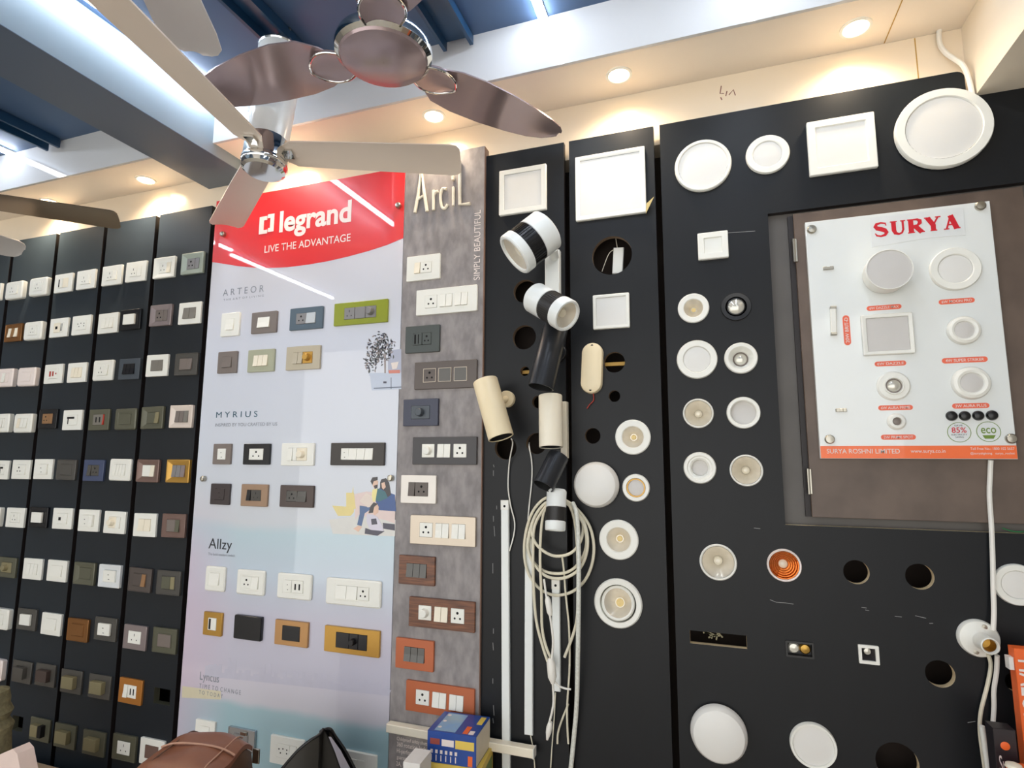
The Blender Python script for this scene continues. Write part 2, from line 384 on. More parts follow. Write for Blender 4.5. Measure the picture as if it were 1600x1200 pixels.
def module_mesh(kind, w, h, t, m_):
    b = B(); g = .0008; w -= 2 * g; h -= 2 * g
    up = .0015
    if kind == 'rocker':
        b.add([(-w/2, -.001, -h/2), (w/2, -.001, -h/2), (w/2, -.001, h/2), (-w/2, -.001, h/2), (-w/2, -t - .0055, -h/2), (w/2, -t - .0055, -h/2), (w/2, -t - .0025, 0), (-w/2, -t - .0025, 0), (w/2, -t - .001, h/2), (-w/2, -t - .001, h/2)],
              [(0, 1, 5, 4), (1, 2, 8, 6, 5), (2, 3, 9, 8), (3, 0, 4, 7, 9), (4, 5, 6, 7), (7, 6, 8, 9)])
        return b.mesh('rocker', [m_], False)
    o = t + up
    b.loft([rrect(w, h, .001, -.001), rrect(w, h, .001, -o + .001), rrect(w - .0015, h - .0015, .001, -o)], 0, False, True)
    def pin(x, z, r): b.lathe([(r, o - .0004), (r, o + .0002), (r * .6, o + .0002)], 14, 1, (x, 0, z), False, True)
    def slot(x, z, sw, sh): b.box(x - sw/2, x + sw/2, -o - .0002, -o + .001, z - sh/2, z + sh/2, 1)
    if kind == 'socket': pin(0, h * .2, h * .095); pin(-w * .2, -h * .17, h * .075); pin(w * .2, -h * .17, h * .075)
    if kind == 'usocket': slot(0, h * .2, h * .06, h * .2); slot(-w * .2, -h * .2, h * .09, h * .1); slot(w * .2, -h * .2, h * .09, h * .1)
    if kind == 'multi': [pin(x * w, z * h, h * .06) for x, z in ((-.3, .12), (0, .18), (.3, .14), (-.18, -.15), (.3, -.12))]
    if kind == 'usb': slot(-w * .17, 0, w * .13, h * .5); slot(w * .2, 0, w * .13, h * .5)
    if kind == 'slots': slot(-w * .25, 0, w * .2, h * .8); slot(w * .12, 0, w * .12, h * .8)
    if kind == 'port': slot(-w * .05, -h * .02, w * .35, h * .3)
    if kind == 'indicator': slot(-w * .28, 0, w * .18, h * .55); slot(0, 0, w * .16, h * .5); pin(w * .3, 0, h * .1)
    if kind == 'corner': slot(-w * .12, h * .22, w * .7, h * .2); slot(-w * .36, -h * .1, w * .1, h * .6)
    if kind == 'dots': slot(-w * .05, h * .12, w * .12, h * .06); slot(w * .02, -h * .28, w * .12, h * .05)
    if kind == 'keyhole': slot(-w * .28, 0, w * .24, h * .85)
    return b.mesh({'socket': 'socket', 'usocket': 'socket', 'multi': 'socket', 'usb': 'usb_socket', 'indicator': 'indicator'}.get(kind, 'module'), [m_, 'red' if kind == 'indicator' else 'hole_black'])
NAMES = {'socket': 'socket', 'usocket': 'socket', 'multi': 'socket', 'usb': 'usb_socket', 'slots': 'module', 'rocker': 'rocker', 'blank': 'blank_module', 'dimmer': 'dimmer', 'indicator': 'indicator', 'block': 'block'}
WID = {'socket': 2, 'usocket': 2, 'multi': 3, 'usb': 2, 'slots': 3, 'indicator': 3, 'dimmer': 2, 'blank': 1, 'port': 2, 'corner': 3, 'dots': 3, 'keyhole': 3, 'wide': 3}
def plate(x, z, y, w, h, style, fm, mods, label, group, rot=0.0, frac=.54, hfrac=.5, off=0.0, tilt=0.0, cat='switch plate', proud=0.0, trim=None):
    """a wall plate: frame ring plus modules; mods: kind:material[:width], '|' leaves a gap"""
    root = thing('switch_plate', label, cat, (x, y - .0004, z), (tilt, rot, 0), group)
    if mods == '':                                      # plain plate
        me = cached(('plain', w, h, style, fm), lambda: B().loft([rrect(w, h, .004, 0), rrect(w, h, .004, -.010), rrect(w - .004, h - .004, .004, -.013)], 0, False, True).mesh('cover', fm))
        obj('cover', me, root); return root
    iw, ih = w * frac, h * hfrac
    fme, t = cached(('f', round(w, 4), round(h, 4), style, fm, frac, hfrac), lambda: frame_mesh(w, h, iw, ih, style, fm))
    obj('frame', fme, root)
    if style == 'slope': t = t * .45
    t += proud
    parts = []
    for q in mods.split():
        if q == '|': parts.append(('gap', None, .42)); continue
        a = q.split(':'); parts.append((a[0], a[1], float(a[2]) if len(a) > 2 else WID.get(a[0], 1)))
    tot = sum(p[2] for p in parts); u = iw / tot; cx = -iw / 2 + off
    for kind, m_, wd in parts:
        pw = wd * u
        if kind == 'gap':
            obj('divider', cached(('gap', round(pw, 4), round(ih, 4), fm, round(t, 4)), lambda: B().box(-pw/2, pw/2, -t, -.001, -ih/2, ih/2).mesh('divider', fm)), root, (cx + pw / 2, 0, 0))
        else:
            k2 = 'blank' if kind in ('dimmer', 'wide', 'block') else kind
            me = cached(('m', k2, round(pw, 4), round(ih, 4), round(t, 4), m_), lambda: module_mesh(k2, pw, ih, t, m_))
            mo = obj(NAMES.get(kind, 'module'), me, root, (cx + pw / 2, 0, 0))
            if kind == 'dimmer':
                kr = min(pw, ih) * .3
                obj('knob', cached(('k', round(kr, 4), round(t, 4), m_), lambda: B().lathe([(kr * 1.1, t + .001), (kr, t + .006), (kr * .92, t + .017), (kr * .8, t + .019)], 24, 0, (0, 0, 0), False, True).mesh('knob', m_)), mo)
            if trim:
                obj('window_trim', cached(('trim', round(pw, 4), round(ih, 4), round(t, 4), trim), lambda: B().loft([rrect(pw, ih, .001, -t), rrect(pw, ih, .001, -t - .0022), rrect(pw - .003, ih - .003, .001, -t - .0022), rrect(pw - .003, ih - .003, .001, -t)], 0).mesh('window_trim', trim)), root, (cx + pw / 2, 0, 0))
        cx += pw
    return root

# left strips: one row per line, columns run from strip A (nearest the red board) outwards; side l or r
STRIP_WORD = {'A': 'first strip', 'B': 'second strip', 'C': 'third strip', 'D': 'fourth strip', 'E': 'fifth strip'}
ROWW = ('', 'top row', 'second row', 'third row', 'fourth row', 'fifth row', 'sixth row', 'seventh row', 'eighth row', 'ninth row', 'tenth row')
LEFT = (
 ('E', 1, 'r', (-3.389, 2.421), 'slope', 'white', 'rocker:white socket:white', 'chamfered white plate cut by the picture edge'),
 ('D', 1, 'l', (-3.2126, 2.4144), 'thick', 'white', 'usocket:white rocker:white', 'thick white socket-and-switch plate'),
 ('D', 1, 'r', (-3.0376, 2.4156), 'thick', 'white', 'wide:white:.4 usocket:white wide:white:.6', 'thick white single-socket plate'),
 ('C', 1, 'l', (-2.8788, 2.4209), 'flat', 'white', 'keyhole:white:1.4 wide:cream:1.6', 'white plate with curved dark slot'),
 ('C', 1, 'r', (-2.7274, 2.423), 'flat', 'white', 'usocket:white rocker:white', 'white plate with small hooded socket'),
 ('B', 1, 'l', (-2.5588, 2.4258), 'flat', 'white', 'usocket:white rocker:white', 'white socket-and-rocker plate'),
 ('B', 1, 'r', (-2.4088, 2.4282), 'flat', 'white', 'usocket:white wide:white:1.2', 'white wide-socket plate'),
 ('A', 1, 'l', (-2.2373, 2.4276), 'slope', 'white', 'usocket:white rocker:cream', 'chamfered white socket-and-switch plate'),
 ('A', 1, 'r', (-2.075, 2.4287), 'slope', 'sage', 'socket:mid_grey wide:mid_grey:1', 'grey-green chamfered plate with grey socket'),
 ('D', 2, 'l', (-3.1991, 2.2011), 'glass', 'bronze', 'rocker:cream rocker:copper_gold rocker:cream', 'bronze glass plate with shiny cream module'),
 ('D', 2, 'r', (-3.0385, 2.198), 'thick', 'white', 'wide:white:.5 usocket:white wide:white:.5', 'thick white plate with central socket'),
 ('C', 2, 'l', (-2.8763, 2.2036), 'flat', 'white', 'port:cream:2 slots:white:1', 'white plate with two dark slots'),
 ('C', 2, 'r', (-2.7259, 2.205), 'flat', 'white', 'multi:white', 'white plate with five-pin socket'),
 ('B', 2, 'l', (-2.5537, 2.2012), 'flat', 'white', 'rocker:white rocker:white rocker:white', 'white plate with three flush rockers'),
 ('B', 2, 'r', (-2.4151, 2.207), 'glass', 'jet', 'block:white', 'black plate with pale mint square block'),
 ('A', 2, 'l', (-2.234, 2.2117), 'slope', 'mauve', 'socket:taupe wide:taupe:1', 'mauve chamfered plate with tan socket'),
 ('A', 2, 'r', (-2.0692, 2.2085), 'flat', 'white', 'rocker:grey_module rocker:grey_module', 'flat white plate with grey square'),
 ('D', 3, 'l', (-3.2067, 1.9778), 'thick', 'pink_white', 'wide:pink_white:1 rocker:white wide:pink_white:1', 'thick pinkish-white single-rocker plate'),
 ('D', 3, 'r', (-3.0469, 1.9757), 'thick', 'pink_white', 'wide:pink_white', 'thick blank pinkish-white plate'),
 ('C', 3, 'l', (-2.8793, 1.9836), 'flat', 'white', 'indicator:white', 'white plate with red indicator bars'),
 ('C', 3, 'r', (-2.7231, 1.9826), 'flat', 'white', 'rocker:cream rocker:cream rocker:cream', 'white plate with three cream rockers'),
 ('B', 3, 'l', (-2.555, 1.9851), 'round', 'white', 'usocket:white rocker:white', 'rounded white socket-and-rocker plate'),
 ('B', 3, 'r', (-2.3952, 1.9834), 'flat', 'slate_dark', 'rocker:jet:.8 rocker:jet rocker:jet', 'slate plate with black modules'),
 ('A', 3, 'l', (-2.2316, 1.9909), 'flat', 'white', 'wide:grey_module:2 rocker:grey_module', 'flat white plate with taupe square'),
 ('A', 3, 'r', (-2.0666, 1.9882), 'glass', 'smoke', 'wide:taupe:2 rocker:taupe', 'dark glass plate with raised taupe square'),
 ('D', 4, 'l', (-3.1954, 1.7584), 'thick', 'white', 'wide:white:1.4 rocker:white wide:white:.6', 'thick white plate with small rocker'),
 ('D', 4, 'r', (-3.0346, 1.7558), 'thick', 'white', 'rocker:cream rocker:white rocker:white', 'thick white plate with three rockers'),
 ('C', 4, 'l', (-2.8831, 1.774), 'glass', 'jet', 'socket:amber wide:amber:1', 'dark glass plate with amber-brown module'),
 ('C', 4, 'r', (-2.7204, 1.7652), 'flat', 'white', 'corner:white', 'white plate with dark corner slot'),
 ('B', 4, 'l', (-2.551, 1.7635), 'flat', 'olive', 'usb:grey_module:2.4 rocker:red:.35', 'olive plate with tiny red switch'),
 ('B', 4, 'r', (-2.3889, 1.7633), 'round', 'olive', 'wide:olive', 'plain olive plate with rounded cover'),
 ('A', 4, 'l', (-2.2318, 1.7658), 'slope', 'olive', 'wide:olive:2 rocker:khaki', 'olive-grey chamfered plate with split cover'),
 ('A', 4, 'r', (-2.0704, 1.768), 'slope', 'pale_beige', 'rocker:taupe rocker:taupe rocker:grey_module', 'pale beige chamfered plate with taupe switches'),
 ('D', 5, 'l', (-3.1787, 1.538), 'flat', 'white', 'wide:white:1.6 corner:white:1.4', 'white plate with dark corner mark'),
 ('D', 5, 'r', (-3.0293, 1.541), 'flat', 'white', 'socket:white rocker:white', 'flat white plate with tiny socket'),
 ('C', 5, 'l', (-2.8786, 1.5439), 'flat', 'white', 'dots:white', 'white plate with raised dotted square'),
 ('C', 5, 'r', (-2.7265, 1.5425), 'glass', 'smoke', 'wide:smoke', 'black glass plate with dark screen'),
 ('B', 5, 'l', (-2.5543, 1.5414), 'flat', 'navy_blue', 'rocker:smoke socket:smoke', 'navy blue plate with black modules'),
 ('B', 5, 'r', (-2.3938, 1.5457), 'round', 'white', 'rocker:white rocker:white rocker:white rocker:white', 'white plate with four rockers'),
 ('A', 5, 'l', (-2.2318, 1.5433), 'slope', 'rose_brown', 'wide:white:2 rocker:cream', 'brown chamfered plate with white module'),
 ('A', 5, 'r', (-2.0646, 1.5438), 'slope', 'gold', 'rocker:mid_grey rocker:mid_grey rocker:mauve', 'gold chamfered plate with grey switches'),
 ('D', 6, 'l', (-3.1849, 1.3208), 'thick', 'white', 'wide:white', 'white plate cut by the picture edge'),
 ('D', 6, 'r', (-3.0314, 1.3219), 'flat', 'white', 'wide:white:.3 usocket:white wide:white:.8', 'white plate with slotted socket'),
 ('C', 6, 'l', (-2.8759, 1.3289), 'glass', 'jet', 'block:white', 'black plate with white square block'),
 ('C', 6, 'r', (-2.7189, 1.329), 'flat', 'white', 'port:white:2 rocker:white', 'white plate with dark data port'),
 ('B', 6, 'l', (-2.5539, 1.3269), 'flat', 'white', 'dots:white:2 rocker:white', 'white plate with sliding tilted switch'),
 ('B', 6, 'r', (-2.3976, 1.3248), 'flat', 'white', 'dimmer:cream rocker:white', 'white plate with cream dial'),
 ('A', 6, 'l', (-2.2239, 1.3212), 'flat', 'white', 'rocker:cream rocker:cream', 'white plate with raised cream block'),
 ('A', 6, 'r', (-2.0658, 1.325), 'glass', 'rose_brown', 'wide:taupe:2 rocker:olive', 'mauve-brown glass plate with silver line'),
 ('D', 7, 'r', (-3.0497, 1.0993), 'glass', 'olive', 'dimmer:khaki:3', 'olive plate with round module'),
 ('C', 7, 'l', (-2.8769, 1.1032), 'flat', 'white', 'rocker:white rocker:white rocker:white', 'white plate with three slim rockers'),
 ('C', 7, 'r', (-2.7192, 1.1051), 'flat', 'white', 'rocker:white:1', 'white plate with one large rocker'),
 ('B', 7, 'l', (-2.548, 1.1056), 'slope', 'olive', 'wide:olive', 'olive chamfered plate with chrome line'),
 ('B', 7, 'r', (-2.397, 1.1052), 'slope', 'white_grey', 'dots:white', 'pale grey plate with outlined white square'),
 ('A', 7, 'l', (-2.2248, 1.1016), 'glass', 'brown_grey', 'wide:brown_grey:2 rocker:amber', 'brown glass plate with bright speck'),
 ('A', 7, 'r', (-2.0692, 1.1013), 'glass', 'smoke', 'wide:olive:2 wide:khaki:1', 'smoked glass plate with olive square'),
 ('D', 8, 'r', (-3.045, 0.877), 'thick', 'white', 'slots:white', 'thick white plate with brown slots'),
 ('C', 8, 'l', (-2.8789, 0.8878), 'glass', 'smoke', 'block:white', 'smoked plate with white square block'),
 ('C', 8, 'r', (-2.721, 0.8822), 'flat', 'white', 'rocker:white:1', 'white plate with one square rocker'),
 ('B', 8, 'l', (-2.5554, 0.8742), 'glass', 'bronze', 'wide:bronze', 'bronze plate with mirror-like screen'),
 ('B', 8, 'r', (-2.3932, 0.8935), 'glass', 'smoke', 'dots:white', 'smoked plate with white dotted block'),
 ('A', 8, 'l', (-2.2262, 0.8772), 'flat', 'mauve', 'usocket:white', 'mauve-grey plate with white socket'),
 ('A', 8, 'r', (-2.0656, 0.8811), 'glass', 'olive', 'wide:taupe', 'olive glass plate with brown square'),
 ('D', 9, 'r', (-3.0494, 0.6615), 'thick', 'pink_white', 'wide:pink_white', 'pinkish-white plate cut by picture edge'),
 ('C', 9, 'l', (-2.8751, 0.6684), 'hang', 'smoke', 'wide:smoke', 'dark grey plate with silver line'),
 ('C', 9, 'r', (-2.726, 0.6729), 'hang', 'smoke', 'wide:dark_brown', 'dark plate with red-brown module'),
 ('B', 9, 'l', (-2.5655, 0.6666), 'hang', 'smoke', 'block:khaki', 'dark plate with khaki block'),
 ('B', 9, 'r', (-2.3996, 0.667), 'hang', 'smoke', 'block:khaki', 'dark plate with khaki block'),
 ('A', 9, 'l', (-2.2257, 0.6718), 'flat', 'bronze_orange', 'rocker:white usb:white', 'orange-bronze plate with white USB module'),
 ('C', 10, 'r', (-2.7249, 0.4548), 'hang', 'olive', 'wide:khaki:1.6 wide:hole_black:.8', 'olive plate with half-open window'),
 ('B', 10, 'l', (-2.5718, 0.4524), 'hang', 'olive', 'block:khaki', 'olive plate with khaki block'),
 ('B', 10, 'r', (-2.403, 0.451), 'hang', 'olive', 'block:khaki', 'olive plate with khaki block'),
 ('A', 10, 'l', (-2.2326, 0.4605), 'glass', 'olive', 'usocket:white', 'olive glass plate with white socket'),
 ('A', 10, 'r', (-2.0864, 0.467), 'flat', 'white', 'wide:rose_brown', 'white plate partly behind the brown bag'),
)
SIZE = {'A': (.124, .094), 'B': (.124, .092), 'C': (.122, .090), 'D': (.124, .088), 'E': (.122, .088)}
random.seed(4)
for s_, row, side, (px, pz), style, fm, mods, desc in LEFT:
    w, h = SIZE[s_]
    big = style == 'hang'
    blk = 'block' in mods or 'dots' in mods
    lab = desc + ', ' + ROWW[row] + ', ' + {'l': 'left', 'r': 'right'}[side] + ' of ' + STRIP_WORD[s_]
    plate(px, pz, 0.0, w, h, style, fm, mods, lab, 'switch plates on the black strips', frac=.56, hfrac=.52, proud=(.016 if big else .006 if blk else 0.0), rot=random.uniform(-.012, .012))

# ------------------------------------------------------------------ red-headed board
YL = -0.012
lt = thing('brand_board', 'tall pale board with red top, white lettering and rows of switch plates', 'display board', (0, 0, 0))
XLG = ((-1.955, 2.6721)[0] - .006, (-1.0451, 2.691)[0])
ZLT = (-1.0451, 2.691)[1]
def print_mat():
    M_ = bpy.data.materials.new('printed_board'); M_.use_nodes = True; nt = M_.node_tree; b = nt.nodes['Principled BSDF']
    tc = nt.nodes.new('ShaderNodeTexCoord'); sp = nt.nodes.new('ShaderNodeSeparateXYZ'); nz = nt.nodes.new('ShaderNodeTexNoise'); nz.inputs['Scale'].default_value = 2.2; nz.inputs['Detail'].default_value = 3
    mr = nt.nodes.new('ShaderNodeMapRange'); mr.inputs['From Min'].default_value = 0.6; mr.inputs['From Max'].default_value = ZLT
    ma = nt.nodes.new('ShaderNodeMath'); ma.operation = 'MULTIPLY_ADD'; ma.inputs[1].default_value = 0.04; 
    rp = nt.nodes.new('ShaderNodeValToRGB'); e = rp.color_ramp.elements
    cols = [(0.0, (160, 194, 204)), (0.04, (164, 196, 206)), (0.052, (210, 208, 218)), (0.09, (212, 208, 220)), (0.11, (200, 198, 214)), (0.20, (200, 198, 214)), (0.27, (196, 208, 222)), (0.345, (190, 212, 222)), (0.365, (210, 215, 222)), (0.5, (211, 217, 228)), (0.7, (214, 218, 230)), (0.85, (208, 208, 216)), (1.0, (205, 205, 212))]
    e[0].position, e[0].color = cols[0][0], tuple(lin(c) for c in cols[0][1]) + (1,)
    e[1].position, e[1].color = cols[-1][0], tuple(lin(c) for c in cols[-1][1]) + (1,)
    for p, c in cols[1:-1]:
        q = e.new(p); q.color = tuple(lin(v) for v in c) + (1,)
    nt.links.new(tc.outputs['Object'], sp.inputs[0]); nt.links.new(tc.outputs['Object'], nz.inputs['Vector']); nt.links.new(sp.outputs['Z'], mr.inputs['Value'])
    sb = nt.nodes.new('ShaderNodeMath'); sb.operation = 'SUBTRACT'; sb.inputs[1].default_value = 0.5
    nt.links.new(nz.outputs['Fac'], sb.inputs[0]); nt.links.new(sb.outputs[0], ma.inputs[0]); nt.links.new(mr.outputs[0], ma.inputs[2]); nt.links.new(ma.outputs[0], rp.inputs[0])
    # pink wash at the left edge of the lower half
    mp = nt.nodes.new('ShaderNodeMapRange'); mp.inputs['From Min'].default_value = -1.72; mp.inputs['From Max'].default_value = -1.98; nt.links.new(sp.outputs['X'], mp.inputs['Value'])
    mz = nt.nodes.new('ShaderNodeMapRange'); mz.inputs['From Min'].default_value = 1.5; mz.inputs['From Max'].default_value = 1.2; nt.links.new(sp.outputs['Z'], mz.inputs['Value'])
    mm = nt.nodes.new('ShaderNodeMath'); mm.operation = 'MULTIPLY'; nt.links.new(mp.outputs[0], mm.inputs[0]); nt.links.new(mz.outputs[0], mm.inputs[1])
    m2 = nt.nodes.new('ShaderNodeMath'); m2.operation = 'MULTIPLY'; m2.inputs[1].default_value = 0.7; nt.links.new(mm.outputs[0], m2.inputs[0])
    mx = nt.nodes.new('ShaderNodeMix'); mx.data_type = 'RGBA'; nt.links.new(m2.outputs[0], mx.inputs['Factor']); nt.links.new(rp.outputs['Color'], mx.inputs['A']); mx.inputs['B'].default_value = (lin(212), lin(190), lin(210), 1)
    nt.links.new(mx.outputs['Result'], b.inputs['Base Color']); b.inputs['Roughness'].default_value = 0.35
    b.inputs['Coat Weight'].default_value = 1.0; b.inputs['Coat Roughness'].default_value = 0.02
    MATS['printed_board'] = M_
print_mat()
mat('print_red', (224, 32, 34), 0.4, coat=1.0, var=0.04, scale=3)
mat('print_white', (236, 224, 218), 0.4); mat('print_ink', (30, 36, 44), 0.4); mat('print_grey', (140, 146, 156), 0.4); mat('print_teal_ink', (42, 86, 104), 0.4)
put('panel', B().box(XLG[0], XLG[1], YL, 0.012, ZB + 0.05, ZLT, 0), 'printed_board', lt, smooth=False)
red = [(-1.9614, 2.6714), (-1.0448, 2.6907), (-1.0427, 2.4103), (-1.1154, 2.392), (-1.1926, 2.3786), (-1.2802, 2.3673), (-1.3746, 2.3588), (-1.4689, 2.355), (-1.5676, 2.3552), (-1.6374, 2.3601), (-1.7056, 2.3675), (-1.7653, 2.3767), (-1.8264, 2.3888), (-1.8888, 2.404), (-1.949, 2.4205)]
red[0] = (XLG[0], ZLT); red[1] = (XLG[1], ZLT); red[2] = (XLG[1], red[2][1]); red[-1] = (XLG[0], red[-1][1])
put('header', B().poly(red, YL - 0.0008, YL), 'print_red', lt, smooth=False)
YT = YL - 0.0016
text('legrand', (-1.6181, 2.5071), (-1.2762, 2.5118), (-1.6241, 2.5939), YT, 'print_white', lt, off=0.03)
# bracket square logo
lo_ = (-1.6835, 2.551, 0.0749, 0.0809)
x0, x1, z0, z1 = lo_[0] - lo_[2]/2, lo_[0] + lo_[2]/2, lo_[1] - lo_[3]/2, lo_[1] + lo_[3]/2
w_ = lo_[2]; k_ = w_ * .2; xm = (x0 + x1) / 2
b = B(); X_ = lambda u: x0 + w_ * u; Z_ = lambda v: z0 + lo_[3] * v
b.poly([(X_(0), Z_(0)), (X_(.57), Z_(0)), (X_(.57), Z_(.2)), (X_(.31), Z_(.2)), (X_(.31), Z_(.72)), (X_(.52), Z_(.72)), (X_(.52), Z_(.93)), (X_(0), Z_(.93))], YT - .0008, YT)
b.poly([(X_(1), Z_(1)), (X_(.56), Z_(1)), (X_(.56), Z_(.80)), (X_(.74), Z_(.80)), (X_(.74), Z_(.27)), (X_(.61), Z_(.27)), (X_(.61), Z_(.06)), (X_(1), Z_(.06))], YT - .0008, YT)
put('emblem', b, 'print_white', lt, smooth=False)
text('LIVE THE ADVANTAGE', (-1.6863, 2.4273), (-1.2752, 2.429), (-1.6886, 2.4575), YT, 'print_white', lt, off=0.004)
YP = YL - 0.0008
text('A R T E O R', (-1.8899, 2.266), (-1.6782, 2.2653), (-1.8924, 2.2936), YP, 'print_grey', lt)
text('T H E  A R T  O F  L I V I N G', (-1.8847, 2.245), (-1.6766, 2.2439), (-1.8854, 2.2532), YP, 'print_grey', lt)
text('M Y R I U S', (-1.8796, 1.7594), (-1.6714, 1.7579), (-1.8817, 1.7828), YP, 'print_teal_ink', lt)
text('INSPIRED BY YOU CRAFTED BY US', (-1.8813, 1.7233), (-1.5732, 1.7225), (-1.8825, 1.7362), YP, 'print_grey', lt)
text('Allzy', (-1.8712, 1.2436), (-1.7554, 1.2498), (-1.8748, 1.2825), YP, 'print_ink', lt)
text('The bold modern switch', (-1.8705, 1.2193), (-1.7375, 1.2233), (-1.8714, 1.229), YP, 'print_grey', lt)
text('Lyncus', (-1.8679, 0.7575), (-1.7749, 0.7654), (-1.8707, 0.786), YP, 'print_grey', lt)
text('T I M E  T O  C H A N G E', (-1.8682, 0.7276), (-1.6694, 0.7361), (-1.8697, 0.7435), YP, 'print_grey', lt)
text('T O  T O D A Y', (-1.8679, 0.7082), (-1.7517, 0.712), (-1.8692, 0.7218), YP, 'print_grey', lt)
# round steel fixing bolts
for p in ((-1.9059, 2.5338), (-1.0661, 2.5377), (-1.9158, 1.5152), (-1.0632, 1.53)):
    put('bolt', B().lathe([(.011, 0), (.011, .012), (.008, .016), (.001, .017)], 20, 0, (0, 0, 0), False, True), 'satin_steel', lt, (p[0], YL - .0008, p[1]))
# printed pictures (flat): plant on a drawer chest, family on a sofa, faint town, yellow patch
for n_, c_ in (('pic_leaf', (74, 78, 80)), ('pic_stem', (150, 140, 140)), ('pic_chest', (190, 200, 218)), ('pic_line', (90, 100, 120)), ('pic_wall', (170, 175, 195)), ('pic_orange', (206, 120, 100)), ('pic_cup', (226, 214, 206)),
               ('pic_sofa', (228, 206, 200)), ('pic_hair', (34, 26, 32)), ('pic_skin', (228, 190, 166)), ('pic_teal', (20, 100, 112)), ('pic_blue', (26, 74, 140)), ('pic_jean', (66, 98, 146)), ('pic_yellow', (238, 226, 150)), ('pic_chair', (232, 214, 140)), ('pic_shirt', (214, 210, 224)), ('pic_navy', (52, 50, 72)), ('pic_floor', (218, 217, 212)), ('pic_town', (198, 196, 212)), ('pic_patch', (218, 210, 182)), ('pic_pillow', (232, 216, 204))):
    mat(n_, c_, 0.4, coat=0.6)
def pic(name, pts, m_, k=1): 
    return B().poly(pts, YL - .0004 * k, YL), m_
def multi(name, items, parent):
    b = B(); ms = []
    for i, (pts, m_, k) in enumerate(items):
        if m_ not in ms: ms.append(m_)
        b.poly(pts, YL - .0003 - .00012 * k, YL - .00005, ms.index(m_))
    return put(name, b, ms, parent, smooth=False)
items = [([(-1.0953, 1.9883), (-1.0399, 1.9921), (-1.0369, 1.903), (-1.0922, 1.9055)], 'pic_wall', 0),
         ([(-1.1672, 1.9018), (-1.0368, 1.8983), (-1.035, 1.845), (-1.1567, 1.8447)], 'pic_chest', 1), ([(-1.1702, 1.909), (-1.037, 1.9053), (-1.0367, 1.896), (-1.1698, 1.8995)], 'pic_chest', 2),
         ([(-1.149, 1.8538), (-1.0353, 1.8542), (-1.0352, 1.8508), (-1.1489, 1.8503)], 'pic_line', 3), ([(-1.0795, 1.8885), (-1.0768, 1.8884), (-1.0753, 1.8464), (-1.078, 1.8465)], 'pic_line', 3), ([(-1.1097, 1.8758), (-1.0964, 1.8752), (-1.0962, 1.8682), (-1.1095, 1.8687)], 'pic_navy', 3),
         ([(-1.09, 1.916), (-1.0425, 1.9149), (-1.0422, 1.9032), (-1.0869, 1.9041)], 'pic_orange', 3), ([(-1.0803, 1.9425), (-1.0488, 1.9456), (-1.0558, 1.9202), (-1.0742, 1.9187)], 'pic_cup', 4), ([(-1.111, 1.9797), (-1.103, 1.9816), (-1.1002, 1.9059), (-1.1069, 1.9062)], 'pic_stem', 3)]
random.seed(11)
pc = [(-1.1437, 1.9911), (-1.1176, 2.0134), (-1.162, 1.973), (-1.0954, 1.993), (-1.1396, 2.022), (-1.1529, 1.9486), (-1.114, 1.9894)]
for i in range(260):
    c0 = random.choice(pc); a = random.uniform(0, 6.28); r_ = random.uniform(0, 1) ** .6 * .04
    cx, cz = c0[0] + r_ * math.cos(a), c0[1] + r_ * math.sin(a); an = random.uniform(0, 6.28); l_ = random.uniform(.005, .009)
    if cx > XLG[1] - .008: continue
    d_ = (math.cos(an) * l_, math.sin(an) * l_); n2 = (-d_[1] * .4, d_[0] * .4)
    items.append(([(cx - d_[0], cz - d_[1]), (cx + n2[0], cz + n2[1]), (cx + d_[0], cz + d_[1]), (cx - n2[0], cz - n2[1])], random.choice(['pic_leaf', 'pic_leaf', 'pic_navy', 'pic_stem']), 5 + i % 3))
multi('plant_picture', items, lt)
